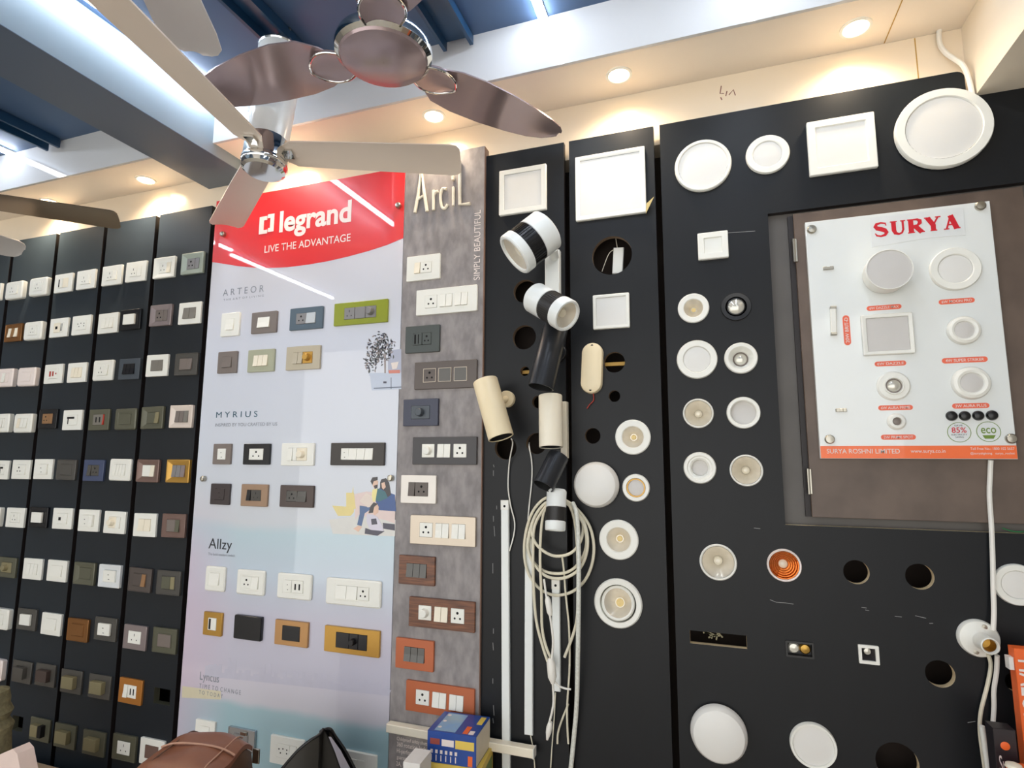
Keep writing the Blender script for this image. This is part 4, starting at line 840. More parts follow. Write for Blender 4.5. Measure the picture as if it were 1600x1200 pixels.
scuffs(boards[2], [[(0.1436, 1.2122), (0.1597, 1.2066), (0.1823, 1.2068), (0.203, 1.2051)], [(0.3668, 1.2104), (0.3787, 1.2098)], [(0.3754, 1.2046), (0.3842, 1.2037)], [(0.4419, 1.1943), (0.4577, 1.1941)], [(0.488, 1.2), (0.5116, 1.1957)], [(0.5176, 1.1837), (0.526, 1.1844)], [(0.5806, 0.9539), (0.5969, 0.9592)], [(0.1116, 1.4061), (0.1283, 1.405)], [(0.0771, 2.2898), (0.1568, 2.2855)]], wd=.0013)
sc = scuffs(bpy.data.objects['trim_1'], [[(0.0824, 2.8045), (0.0774, 2.7786), (0.089, 2.776)], [(0.0788, 2.7648), (0.0823, 2.7551)], [(0.099, 2.7828), (0.0944, 2.7659)], [(0.1042, 2.7682), (0.1183, 2.783), (0.1232, 2.7619)], [(-0.1001, 2.8455), (-0.0915, 2.8552)]], 'marker', Y_WALL, .003)
sc.name = 'marker_scribble'
# things in the openings
dr = thing('led_driver', 'small white driver box hanging on wires inside the large round opening', 'driver', (-0.2635, 0.05, 2.2551))
put('housing', B().box(-.017, .017, -.008, .008, -.045, .045, 0, .002), 'white', dr, rot=(0, R(4), 0))
put('wire', B().tube([(-.002, 0, .045), (-.006, .0, .075), (-.008, .0, .11)], .0012), 'cream', dr)
put('wire', B().tube([(-.004, 0, .044), (-.03, .0, .03), (-.055, .0, -.03)], .0012), 'cream', dr)
for q_, n_, o_ in (((-0.2753, 1.9033), 'wooden bar seen across the opening beside the white oblong lamp', .04), ((-0.5747, 1.8903), 'wooden bar seen through the smallest hole of the narrow black board', .016)):
    tag(put('cross_bar', B().box(-o_, o_, -.004, .004, -.006, .006, 0, .001), 'wood_bar', None, (q_[0], .0245, q_[1])), n_, 'wooden bar', 'bars behind the openings')
paper = B(); pz = (0.0078, 1.0947)
random.seed(9)
for i in range(6):
    a = random.uniform(0, 3.1); l_ = .018; x0, z0 = pz[0] + random.uniform(-.03, .03), pz[1] + random.uniform(-.006, .006)
    paper.ribbon([(x0 - l_ * math.cos(a), z0 - l_ * math.sin(a) * .5), (x0, z0 + .004), (x0 + l_ * math.cos(a), z0 + l_ * math.sin(a) * .5)], .004, .03, .034)
tag(put('torn_paper', paper, 'khaki', None, smooth=False), 'torn paper scraps inside the narrow slot at lower left of the right board', 'paper scrap')

# oblong batten lamp
ob = (-0.3453, 1.8876, 0.0735, 0.1633)
t = thing('oblong_light', 'upright oblong cream lamp with rounded ends and red wire below', 'lamp', (ob[0], 0, ob[1]), (0, R(3), 0), group=LGRP)
w, h = ob[2] * .92, ob[3]
put('housing', B().loft([rrect(w, h, w / 2, 0, 12), rrect(w, h, w / 2, -.016, 12), rrect(w * .94, h * .97, w / 2, -.022, 12), rrect(w * .6, h * .85, w / 2, -.027, 12)], 0, False, True), 'ivory', t)
for s_ in (-1, 1): put('screw_hole', B().lathe([(.004, .0235), (.004, .0262), (.002, .0265)], 14, 0, (0, 0, s_ * h * .435), False, True), 'hole_black', t)
put('wire', B().tube([(.006, -.006, -h/2 + .002), (.008, -.006, -h/2 - .02), (-.004, -.008, -h/2 - .035), (-.012, -.008, -h/2 - .048)], .0016), 'red', t)

# ------------------------------------------------------------------ spotlights and cylinder lamps
def track_head(a, b, r, label, band, mb, extra=None):
    """cylinder lamp: a rear end, b lens end"""
    A_, B_ = Vector(a), Vector(b)
    t = thing('track_spotlight', label, 'spotlight', a, group='spotlights on the narrow black board')
    d = B_ - A_; L_ = d.length; q = Vector((0, 0, 0))
    put('body', B().cyl(q, d, [(0, r * .55), (.015, r * .85), (.06, r * .98), (.44, r * .98), (.45, r * .9)], 36), 'white_cool', t)
    bb = B().cyl(q, d, [(.44, r * .9), (.45, r * .95), (.79, r * .95), (.80, r * .88)], 36)
    dn = d.normalized(); u = dn.orthogonal().normalized(); w_ = dn.cross(u)
    for i in range(44):                                  # cooling fins
        an = 2 * math.pi * i / 44; c = u * math.cos(an) + w_ * math.sin(an); tt = u * -math.sin(an) + w_ * math.cos(an)
        p0, p1 = d * .46 + c * r * .93, d * .785 + c * r * .93; k = r * .022; e = c * r * .045
        bb.add([p0 - tt * k, p0 + tt * k, p1 + tt * k, p1 - tt * k, p0 - tt * k + e, p0 + tt * k + e, p1 + tt * k + e, p1 - tt * k + e], [(4, 5, 6, 7), (0, 1, 5, 4), (2, 3, 7, 6), (1, 2, 6, 5), (3, 0, 4, 7)])
    put('cooling_band', bb, band, t)
    put('front_ring', B().cyl(q, d, [(.77, r * .94), (.79, r), (.97, r), (1.0, r * .95), (1.0, r * .84), (.93, r * .80)], 36, cap1=False), 'white_cool', t)
    put('reflector', B().cyl(q, d, [(.95, r * .82), (.88, r * .55), (.84, r * .3)], 36, cap0=False), 'reflector', t)
    put('lens', B().cyl(q, d, [(.84, r * .3), (.87, r * .25), (.88, r * .05)], 20, cap0=False), 'lens', t)
    return t
t1 = track_head((-0.4495, -0.15, 2.3144), (-0.5464, -0.2, 2.2208), 0.0692, 'larger white spotlight with black ribbed band aimed down to the left', 'black_plastic', None)
t2 = track_head((-0.5009, -0.14, 2.1012), (-0.3787, -0.2, 2.0156), 0.0495, 'smaller white spotlight with brown-black ribbed band aimed to the right', 'dark_grille', None)
e1 = Vector((-0.4689, -0.11, 2.3157)); j1 = Vector((-0.4505, -0.06, 2.2737))
tr = thing('spotlight_bracket', 'white upright bracket that carries the two white spotlights', 'bracket', (-0.4712, 0, 2.1901))
org = Vector((-0.4712, 0, 2.1901))
put('track', B().box(-.0245, .0245, -.03, 0, -.105, .10, 0, .003), 'white_cool', tr)
for p, q_ in (((-0.4628, -0.03, 2.2637), (-0.4554, -0.09, 2.2894)), ((-0.4637, -0.03, 2.1194), (-0.4788, -0.13, 2.0814))):
    a, b_ = Vector(p) - org, Vector(q_) - org
    put('arm', B().cyl(a, b_, [(0, .016), (.6, .016), (.62, .011), (.85, .010)], 16), 'white_cool', tr)
def can(a, b, r, m_, inner, label, name='cylinder_light', mount=None, mm=None, cat='cylinder lamp'):
    """hollow cylinder lamp: a upper end, b open lower end"""
    A_, B_ = Vector(a), Vector(b); d = B_ - A_; q = Vector((0, 0, 0))
    t = thing(name, label, cat, a, group='cylinder lamps on the narrow black board')
    put('shade', B().cyl(q, d, [(0, r * .5), (0, r * .97), (.01, r), (.995, r), (1.0, r * .98), (1.0, r * .93), (.8, r * .92), (.8, r * .3)], 36, cap1=False), m_, t)
    put('inside', B().cyl(q, d, [(.985, r * .925), (.79, r * .88), (.78, r * .2)], 32, cap0=False), inner, t)
    if mount:
        mo = Vector(mount) - A_
        base = Vector((mount[0], 0, mount[2])) - A_
        put('base', B().cyl(base, base + Vector((0, -.018, 0)), [(0, mm), (.85, mm), (1, mm * .93)], 32), m_ if m_ != 'black_metal' else 'black_metal', t)
        put('arm', B().cyl(base + Vector((0, -.018, 0)), d * .45, [(0, .011), (1, .011)], 14), m_, t)
    return t
can((-0.4418, -0.1, 2.0077), (-0.4788, -0.14, 1.8141), 0.0396, 'black_metal', 'hole_black', 'larger black cylinder lamp pointing down below the smaller white spotlight', mount=(-0.4596, 0, 1.9448), mm=.03)
can((-0.6775, -0.1, 1.849), (-0.6139, -0.12, 1.6642), 0.0407, 'ivory', 'hole_black', 'cream cylinder lamp leaning in front of the grey board edge', mount=(-0.6357, 0, 1.7973), mm=.028)
can((-0.4649, -0.08, 1.7964), (-0.4583, -0.1, 1.6344), 0.0367, 'cream', 'hole_black', 'upright cream cylinder lamp between the two black cylinders', mount=(-0.4696, 0, 1.7379), mm=.022)
tag(put('mounting_plate', B().box(-.010, .010, -.03, 0, -.09, .09, 0, .002), 'cream', None, (-0.4358, 0, 1.6917)), 'thin cream mounting plate right of the upright cream cylinder', 'mounting plate')
can((-0.4406, -0.075, 1.6093), (-0.476, -0.125, 1.5173), 0.0332, 'black_metal', 'hole_black', 'smaller black cylinder lamp under the upright cream cylinder', mount=(-0.4534, 0, 1.6097), mm=.02)
t3 = track_head((-0.4474, -0.075, 1.5079), (-0.4467, -0.1, 1.3862), 0.0310, 'small white spotlight with dark band pointing down over the cable coil', 'dark_grille', None)
a3 = Vector((-0.4478, -0.075, 1.4559)); o3 = Vector((-0.4474, -0.075, 1.5079))
put('arm', B().cyl(Vector((a3.x, 0, a3.z)) - o3, a3 - o3, [(0, .009), (1, .008)], 14), 'white_cool', t3)

# ------------------------------------------------------------------ battens, cords, coil
def batten(p0, p1, w, label, d=.014):
    t = thing('led_batten', label, 'LED batten', ((p0[0] + p1[0]) / 2, 0, (p0[1] + p1[1]) / 2), (0, math.atan2(p1[0] - p0[0], p1[1] - p0[1]) * -1 if False else math.atan2(p0[0] - p1[0], p0[1] - p1[1]), 0), group='white battens on the narrow black board')
    l = math.hypot(p0[0] - p1[0], p0[1] - p1[1])
    put('profile', B().box(-w/2, w/2, -d, 0, -l/2, l/2, 0, .002), 'white_cool', t)
    put('end_cap', B().box(-w/2 - .0005, w/2 + .0005, -d - .001, -.0002, l/2 - .03, l/2 + .001, 0, .001).lathe([(.004, d + .0005), (.004, d + .0015), (.001, d + .0016)], 12, 1, (0, 0, l/2 - .018), False, True), ['white', 'hole_black'], t)
    return t
batten((-0.6394, 1.4637), (-0.6304, 0.6258), .026, 'longest white LED batten, beside the grey board')
batten((-0.5571, 1.3452), (-0.5582, 0.7598), .026, 'middle white LED batten left of the cable coil')
batten((-0.4692, 1.2267), (-0.4693, 0.897), .025, 'short white LED batten hanging inside the cable coil')
def cord(pts, r, m_, label, name='cord', cat='cord', group=None):
    return tag(put(name, B().tube(pts, r, 8), m_, None), label, cat, group)
mat('cable_cream', (226, 220, 198), 0.45, var=0.05); mat('cable_white', (236, 234, 226), 0.4)
cord([(-0.5869, -0.1, 1.6607), (-0.5963, -0.06, 1.6457), (-0.6237, -0.012, 1.5884), (-0.6292, -0.008, 1.5092), (-0.62, -0.008, 1.4477), (-0.6066, -0.008, 1.3971), (-0.6087, -0.008, 1.3566), (-0.6238, -0.008, 1.3034)], .0022, 'cable_white', 'thin white cord hanging from the leaning cream cylinder lamp')
cord([(-0.5684, 0.03, 1.6521), (-0.5578, -0.004, 1.6365), (-0.5488, -0.005, 1.5888), (-0.5488, -0.005, 1.5311), (-0.5576, -0.005, 1.4493), (-0.5619, -0.005, 1.4046)], .0022, 'cable_white', 'thin white cord running from a hole down to the middle batten')
# coil of cable: several uneven loops hung over the small spotlight
co = thing('cable_coil', 'coil of cream cable hung over the small white spotlight', 'cable', (-0.4563, -0.05, 1.4557))
oc = Vector((-0.4563, -0.05, 1.4557))
LOOPS = ([(-0.4675, -0.022, 1.485), (-0.5075, -0.022, 1.47), (-0.5416, -0.022, 1.431), (-0.563, -0.022, 1.3703), (-0.5693, -0.022, 1.3065), (-0.5593, -0.02, 1.2477), (-0.5256, -0.02, 1.2014), (-0.4884, -0.02, 1.1831), (-0.4557, -0.02, 1.1818), (-0.4131, -0.02, 1.1965), (-0.3769, -0.02, 1.2293), (-0.3541, -0.022, 1.2746), (-0.3449, -0.025, 1.3268), (-0.3526, -0.022, 1.3795), (-0.372, -0.022, 1.4172), (-0.404, -0.022, 1.4512), (-0.4324, -0.022, 1.4701), (-0.4675, -0.022, 1.485)],
         [(-0.4655, -0.022, 1.4791), (-0.5033, -0.022, 1.4562), (-0.5331, -0.022, 1.4193), (-0.5523, -0.022, 1.3668), (-0.5509, -0.04, 1.3179), (-0.5321, -0.04, 1.2762), (-0.499, -0.04, 1.2437), (-0.4623, -0.04, 1.2348), (-0.422, -0.04, 1.2432), (-0.386, -0.04, 1.2701), (-0.3657, -0.04, 1.3127), (-0.3611, -0.04, 1.3622), (-0.3762, -0.022, 1.4074), (-0.404, -0.022, 1.4473), (-0.4365, -0.022, 1.4699), (-0.4655, -0.022, 1.4791)],
         [(-0.4614, -0.022, 1.4752), (-0.4991, -0.022, 1.4603), (-0.5246, -0.022, 1.4316), (-0.5416, -0.022, 1.3911), (-0.5331, -0.05, 1.3592), (-0.5145, -0.05, 1.3291), (-0.4796, -0.05, 1.3079), (-0.4472, -0.05, 1.304), (-0.411, -0.05, 1.3155), (-0.3849, -0.05, 1.3434), (-0.3786, -0.022, 1.3783), (-0.3821, -0.022, 1.413), (-0.404, -0.022, 1.4453), (-0.4325, -0.022, 1.4661), (-0.4614, -0.022, 1.4752)],
         [(-0.4697, -0.022, 1.477), (-0.5076, -0.022, 1.4521), (-0.5374, -0.022, 1.4072), (-0.5519, -0.03, 1.342), (-0.5435, -0.03, 1.2895), (-0.5101, -0.03, 1.2566), (-0.4689, -0.03, 1.2477), (-0.4283, -0.03, 1.2542), (-0.396, -0.03, 1.2772), (-0.3717, -0.03, 1.3185), (-0.366, -0.035, 1.3689), (-0.3842, -0.022, 1.4129), (-0.4202, -0.022, 1.4546), (-0.4697, -0.022, 1.477)])
for L_ in LOOPS:
    put('loop', B().tube([Vector(p) - oc for p in L_], .0046, 8, 0, 4), 'cable_cream', co)
for L_ in ([(-0.4781, -0.022, 1.4688), (-0.5012, -0.03, 1.433), (-0.5075, -0.045, 1.3656), (-0.5084, -0.05, 1.2793), (-0.5074, -0.04, 1.1821), (-0.5086, -0.03, 1.085), (-0.4965, -0.03, 1.03), (-0.4785, -0.03, 0.9911), (-0.4746, -0.03, 0.9676)], [(-0.4661, -0.02, 1.473), (-0.4941, -0.025, 1.4527), (-0.5262, -0.045, 1.3941), (-0.5311, -0.05, 1.3166), (-0.5322, -0.04, 1.1993), (-0.527, -0.03, 1.1022), (-0.5067, -0.03, 1.0289), (-0.4867, -0.03, 0.9754)],
           [(-0.4243, -0.022, 1.4624), (-0.4065, -0.03, 1.4245), (-0.3937, -0.045, 1.3612), (-0.3911, -0.045, 1.2481), (-0.3965, -0.035, 1.1338), (-0.4101, -0.03, 1.0758), (-0.4385, -0.03, 1.0047)]):
    put('tail', B().tube([Vector(p) - oc for p in L_], .0044, 8, 0, 5), 'cable_cream', co)
cord([(-0.4441, -0.03, 1.303), (-0.4384, -0.03, 1.2612), (-0.4342, -0.025, 1.1846), (-0.4262, -0.02, 1.0901), (-0.4253, -0.02, 0.9792), (-0.4343, -0.02, 0.8507), (-0.4313, -0.02, 0.7581)], .0030, 'cable_cream', 'thin cream cord hanging straight down from inside the cable coil')
cord([(-0.4317, -0.014, 0.8669), (-0.4524, -0.012, 0.818), (-0.4646, -0.012, 0.7801), (-0.4668, -0.012, 0.7492)], .0030, 'cable_cream', 'short cream wire end branching off below the cable coil')
mat('rope_light', (206, 208, 198), 0.3, rgb2=(226, 228, 220), scale=160)
tag(put('rope_light', B().tube([(-0.4069, -0.035, 1.4638), (-0.3896, -0.06, 1.4297), (-0.3838, -0.065, 1.3267), (-0.3866, -0.06, 1.1774), (-0.3925, -0.05, 1.0286), (-0.4025, -0.03, 0.8768), (-0.4152, -0.022, 0.765), (-0.4257, -0.022, 0.6753)], .0068, 10), 'rope_light', None), 'thick pale LED rope light hanging right of the cable coil', 'rope light')
pl = thing('plug_lead', 'white cord with inline switch and plug hanging in front of the short batten', 'cord', (-0.4684, -0.075, 0.983))
ol = Vector((-0.4684, -0.075, 0.983))
put('cable', B().tube([Vector(p) - ol for p in [(-0.4906, -0.07, 1.2366), (-0.4808, -0.07, 1.172), (-0.4716, -0.075, 1.137), (-0.4621, -0.075, 1.0648), (-0.4664, -0.075, 0.9922), (-0.4624, -0.07, 0.9017), (-0.4665, -0.07, 0.8657), (-0.4764, -0.07, 0.829)]], .0034), 'cable_white', pl)
put('connector', B().cyl(Vector((-0.4807, -0.07, 1.1869)) - ol, Vector((-0.4696, -0.075, 1.1335)) - ol, [(0, .005), (.2, .009), (.8, .009), (1, .005)], 14), 'cable_white', pl)
put('inline_switch', B().cyl(Vector((-0.4702, -0.075, 1.0133)) - ol, Vector((-0.4628, -0.075, 0.9425)) - ol, [(0, .007), (.2, .013), (.75, .013), (1, .006)], 14), 'cable_white', pl)
put('plug', B().cyl(Vector((-0.4725, -0.07, 0.8331)) - ol, Vector((-0.4825, -0.07, 0.7825)) - ol, [(0, .006), (.3, .009), (.6, .008), (1, .003)], 14), 'cable_white', pl)
cord([(-0.4708, -0.03, 0.9332), (-0.455, -0.03, 0.9205), (-0.4353, -0.03, 0.9158), (-0.4196, -0.03, 0.9159)], .0030, 'cable_white', 'short white wire end sticking out to the right of the inline switch')
cord([(-0.4729, -0.008, 0.8921), (-0.4773, -0.008, 0.8219), (-0.4832, -0.01, 0.7494), (-0.4896, -0.01, 0.6676)], .0018, 'cable_cream', 'thin cream cord hanging below the short batten')
cord([(-0.5526, -0.008, 0.758), (-0.5439, -0.01, 0.7219), (-0.5378, -0.01, 0.6596)], .0018, 'cable_cream', 'thin cream cord hanging below the middle batten')

# shelf rail across the foot of the boards
ra, rb = (-1.0367, 0.7128), (-0.5348, 0.733)
t = thing('shelf_rail', 'white aluminium rail crossing the foot of the grey and narrow black boards', 'rail', ((ra[0] + rb[0]) / 2, 0, (ra[1] + rb[1]) / 2))
l = (rb[0] - ra[0]) / 2
put('rail', B().box(-l, l, -.045, -.015, -.013, .013, 0, .002), 'cream', t)
put('end_cap', B().box(l, l + .003, -.046, -.015, -.014, .014, 0, .001), 'white', t)

# ------------------------------------------------------------------ cupboard door with the lamp board
struct('cupboard_recess', B().box(rcL - .03, rcR + .02, .022, .027, rcB - .03, rcT + .03), 'recess_side')
dq = ((0.2583, 2.3223), (0.2667, 1.4424), (0.8141, 2.3367))
xd0 = (dq[0][0] + dq[1][0]) / 2; zd0, zd1 = dq[1][1], min(dq[0][1], rcT - .006); xd1 = dq[2][0]
dt = thing('cupboard_door', 'brown stone-look cupboard door behind the white lamp board', 'cupboard door', (xd0, 0, zd0))
wd_, hd_ = xd1 - xd0, zd1 - zd0
put('edge_shadow', B().box(-.014, -.0002, .010, .0213, 0, hd_), 'black_edge', dt, smooth=False)  # black strip painting in the shadow gap and dark door edge
put('leaf', B().box(0, wd_, -.004, .0215, 0, hd_, 0, .001), 'brown_laminate', dt, smooth=False)
for py in ((0.2544, 2.2095), (0.257, 1.5399)):
    put('hinge', B().box(-.004, .004, -.009, -.003, -.035, .035, 0, .001).cyl((-.004, -.008, -.035), (-.004, -.008, .035), [(0, .004), (1, .004)], 10), 'satin_steel', dt, (0, 0, py[1] - zd0))
YS = -0.022                                            # face of the white lamp board
sq = (0.5108, 1.9444, 0.4426, 0.6826)
mat('acrylic_white', (232, 236, 234), 0.25, coat=0.9, var=0.01); mat('orange_print', (250, 112, 50), 0.4, coat=0.4); mat('label_orange', (240, 110, 80), 0.4); mat('red_print', (206, 20, 40), 0.4); mat('green_print', (110, 140, 50), 0.4); mat('sticker', (226, 230, 230), 0.25, coat=0.5)
sb = thing('lamp_board', 'white acrylic lamp board with red serif lettering and orange footer', 'display board')
xs0, xs1, zs0, zs1 = sq[0] - sq[2]/2, sq[0] + sq[2]/2, sq[1] - sq[3]/2, sq[1] + sq[3]/2
put('panel', B().box(xs0, xs1, YS, -.0045, zs0, zs1, 0, .001), 'acrylic_white', sb, smooth=False)
zf = (0.2943, 1.6374)[1]
put('footer', B().box(xs0 + .001, xs1 - .001, YS - .0006, YS, zs0 + .001, zf), 'orange_print', sb, smooth=False)
YS1 = YS - .0014
text('SURYA ROSHNI LIMITED', (0.3057, 1.6172), (0.4782, 1.6173), (0.3064, 1.6294), YS1, 'print_white', sb, off=.004)
text('www.surya.co.in', (0.503, 1.619), (0.5797, 1.619), (0.5037, 1.6282), YS1, 'print_white', sb)
text('Toll Free No.: 1800 102 5657', (0.6341, 1.6264), (0.7264, 1.6263), (0.6347, 1.6329), YS1, 'print_white', sb)
text('@suryalighting   surya_roshni', (0.6332, 1.6149), (0.7254, 1.6151), (0.6336, 1.6207), YS1, 'print_white', sb)
stq = (0.562, 2.2356, 0.2189, 0.0826)
sx, sz, sw_, sh_ = stq
put('sticker', B().poly([(sx - sw_/2, sz + sh_/2), (sx + sw_/2, sz + sh_/2), (sx + sw_/2, sz - sh_/2 + .004), (sx + sw_*.1, sz - sh_/2 + .006), (sx - sw_/2, sz - sh_/2 - .004)], YS - .0012, YS), 'sticker', sb, smooth=False)
# bold serif lettering drawn with thick and thin strokes
g0, g1, gt = (0.4578, 2.2187), (0.6616, 2.2216), (0.4629, 2.2594)
gx, gz, gh = g0[0], g0[1], (gt[1] - g0[1]) * .98
cw = (g1[0] - g0[0]) / 5.0
Y0, Y1 = YS - .0020, YS - .0012
def G(i, pts, w): return ([(gx + (i + u) * cw, gz + v * gh) for u, v in pts], [k * cw * 1.22 for k in w] if isinstance(w, list) else w * cw * (1.22 if w > .15 else 1.0))
SER = [G(0, [(.80, .74), (.76, .92), (.5, .985), (.24, .92), (.16, .75), (.28, .60), (.5, .52), (.70, .42), (.80, .25), (.70, .08), (.46, .015), (.22, .08), (.12, .26)], [.04, .09, .10, .15, .2, .24, .25, .24, .2, .15, .10, .09, .04]),
       G(1, [(.24, .97), (.24, .34), (.32, .12), (.52, .035), (.70, .12), (.78, .34), (.78, .97)], [.22, .22, .18, .11, .10, .10, .10]), G(1, [(.04, .965), (.44, .965)], .07), G(1, [(.64, .965), (.93, .965)], .07),
       G(2, [(.24, 0), (.24, 1)], .24), G(2, [(.04, .035), (.44, .035)], .07), G(2, [(.04, .965), (.5, .965)], .07), G(2, [(.4, .955), (.62, .945), (.76, .84), (.76, .68), (.62, .53), (.36, .50)], [.08, .12, .2, .2, .12, .08]), G(2, [(.46, .5), (.84, .0)], .24), G(2, [(.66, .035), (1.0, .035)], .07),
       G(3, [(.2, .97), (.5, .42)], .24), G(3, [(.80, .97), (.5, .42)], .10), G(3, [(.5, .48), (.5, 0)], .23), G(3, [(.02, .965), (.38, .965)], .07), G(3, [(.64, .965), (.95, .965)], .07), G(3, [(.32, .035), (.70, .035)], .07),
       G(4, [(.22, .0), (.50, .97)], .10), G(4, [(.80, .0), (.49, .97)], .25), G(4, [(.3, .32), (.7, .32)], .09), G(4, [(.08, .035), (.38, .035)], .07), G(4, [(.62, .035), (.99, .035)], .07)]
b = B()
for i, (pts, w) in enumerate(SER): b.ribbon(pts, w, Y0 - .00003 * (i % 6), Y1)
put('lettering', b, 'red_print', sb, smooth=False)
for q_ in ((0.3049, 2.2614), (0.7093, 2.2735), (0.3143, 1.6557), (0.721, 1.6544)):
    put('bolt', B().lathe([(.0125, 0), (.0125, .006), (.010, .009), (.001, .010)], 22, 0, (0, 0, 0), False, True), 'satin_steel', sb, (q_[0], YS, q_[1]))
def pill(c, w, h, s_, rot=0.0):
    o = put('name_label', B().loft([rrect(w, h, h / 2, 0, 6), rrect(w, h, h / 2, -.0006, 6)], 0, False, True), 'label_orange', sb, (c[0], YS, c[1]), (0, rot, 0))
    q2 = obj('lettering', text_mesh(s_, 'print_white', .006), o, (-w * .42, -.0012, -h * .26), (R(90), 0, 0)); q2.scale = (w * .84, h * .52, 1)
pill((0.4693, 2.016), .083, .0135, '6W DAZZLE MAX'); pill((0.6365, 2.0194), .08, .0135, '6W MOON PRO'); pill((0.3756, 1.9587), .085, .017, '20W BRIT-D', R(-90))
pill((0.4734, 1.8596), .074, .0135, '6W DAZZLE'); pill((0.6411, 1.8604), .10, .0145, '4W SUPER STRIKER'); pill((0.4767, 1.7393), .080, .0135, '6W AURA PRIME'); pill((0.6443, 1.74), .08, .0135, '3W AURA PLUS'); pill((0.4776, 1.6605), .080, .0135, '2W PRIME SPOT')
for s_, c in (('85%', (0.6138, 1.6717)), ('eco', (0.6767, 1.6727))):
    o = put('badge', B().lathe([(.026, 0), (.026, .0006), (.0245, .0006)], 36, 0, (0, 0, 0)).lathe([(.0245, 0), (.0245, .0005), (.001, .0005)], 36, 1, (0, 0, 0), False, True), ['green_print', 'sticker'], sb, (c[0], YS, c[1]))
    q2 = obj('lettering', text_mesh(s_, 'red_print' if s_ == '85%' else 'green_print', .01), o, (-.016, -.0010, -.001 if s_ == '85%' else -.004), (R(90), 0, 0)); q2.scale = (.032, .014, 1)
    if s_ == '85%':
        for k, (tx_, zz) in enumerate((('SAVE', .0155), ('ELECTRICITY', -.008), ('SAVING', -.0145))):
            q3 = obj('lettering', text_mesh(tx_, 'print_ink'), o, (-.009 if k != 1 else -.017, -.0010, zz), (R(90), 0, 0)); q3.scale = (.018 if k != 1 else .034, .004, 1)
    else: put('leaf_mark', B().poly([(-.014, -.009), (.014, -.009), (.009, -.018), (-.009, -.018)], -.0010, -.0004), 'green_print', o, smooth=False)
SGP = 'lamps on the white lamp board'
lamp('puck', (0.4746, 2.1059, 0.113), 'thick round puck lamp at upper left of the white lamp board', y=YS, name='puck_light', cat='lamp', group=SGP)
lamp('wide', (0.639, 2.1063, 0.117), 'flat round lamp with wide rim below the red lettering', y=YS, group=SGP)
square((0.4711, 1.9397, 0.1207, 0.1125), 'square lamp on the white lamp board', y=YS, inner=.82, group=SGP, dif='diffuser_grey')
lamp('soft', (0.6448, 1.9389, 0.0763), 'raised round lamp right of the square one on the white lamp board', y=YS, group=SGP)
lamp('deep2' if False else 'soft', (0.6491, 1.799, 0.0862), 'soft-rimmed round lamp above the row of black ovals', y=YS, group=SGP)
t = lamp('mini', (0.4762, 1.7021, 0.0441), 'smallest round spot lamp on the white lamp board', y=YS, group=SGP)
c = (0.4756, 1.7978, 0.0791)
t = thing('downlight', 'round spot lamp with glass eye below the square lamp', 'downlight', (c[0], YS, c[1]), group=SGP); r = c[2] / 2
ring([(r, 0), (r, .004), (r * .9, .008), (r * .62, .008), (r * .58, .012), (r * .52, .012), (r * .48, .004)], 'white', t); disc(r * .5, .005, 'taupe', t, 'bezel', .001); disc(r * .4, .006, 'silver_lens', t, 'lens', .006)
for i, c in enumerate(((0.6006, 1.7144, 0.0258), (0.629, 1.7138, 0.0255), (0.6578, 1.714, 0.0253), (0.687, 1.7142, 0.0257))):
    tag(put('push_button', B().lathe([(c[2]/2, 0), (c[2]/2, .004), (c[2]*.4, .009), (c[2]*.25, .0105), (.0005, .011)], 26, 0, (0, 0, 0), False, True), 'black_plastic', None, (c[0], YS, c[1])),
        'glossy black oval button, ' + ('leftmost', 'second from left', 'third from left', 'rightmost')[i] + ' in the row of four on the lamp board', 'button', 'black buttons on the lamp board')
p = (0.3432, 1.9868)
t = thing('batten_sample', 'short white batten sample upright at left of the white lamp board', 'LED batten', (p[0], YS, p[1]), (0, R(2), 0))
put('profile', B().box(-.007, .007, -.012, 0, -.04, .04, 0, .002), 'white', t); put('end_cap', B().box(-.0075, .0075, -.013, -.0005, .034, .041, 0, .001).box(-.0075, .0075, -.013, -.0005, -.041, -.034, 0, .001), 'satin_steel', t)
for p, n_ in (((0.3406, 2.1412), 'small metal clip at upper left of the white lamp board'), ((0.3474, 1.7354), 'small metal clip at lower left of the white lamp board')):
    tag(put('mounting_clip', B().box(-.0135, .0135, -.004, 0, -.0042, .0042, 0, .0008).box(-.012, -.004, -.007, -.004, -.0045, .0045, 0, .0005).box(.004, .012, -.007, -.004, -.0045, .0045, 0, .0005), 'satin_steel', None, (p[0], YS, p[1])), n_, 'clip', 'metal clips on the lamp board')

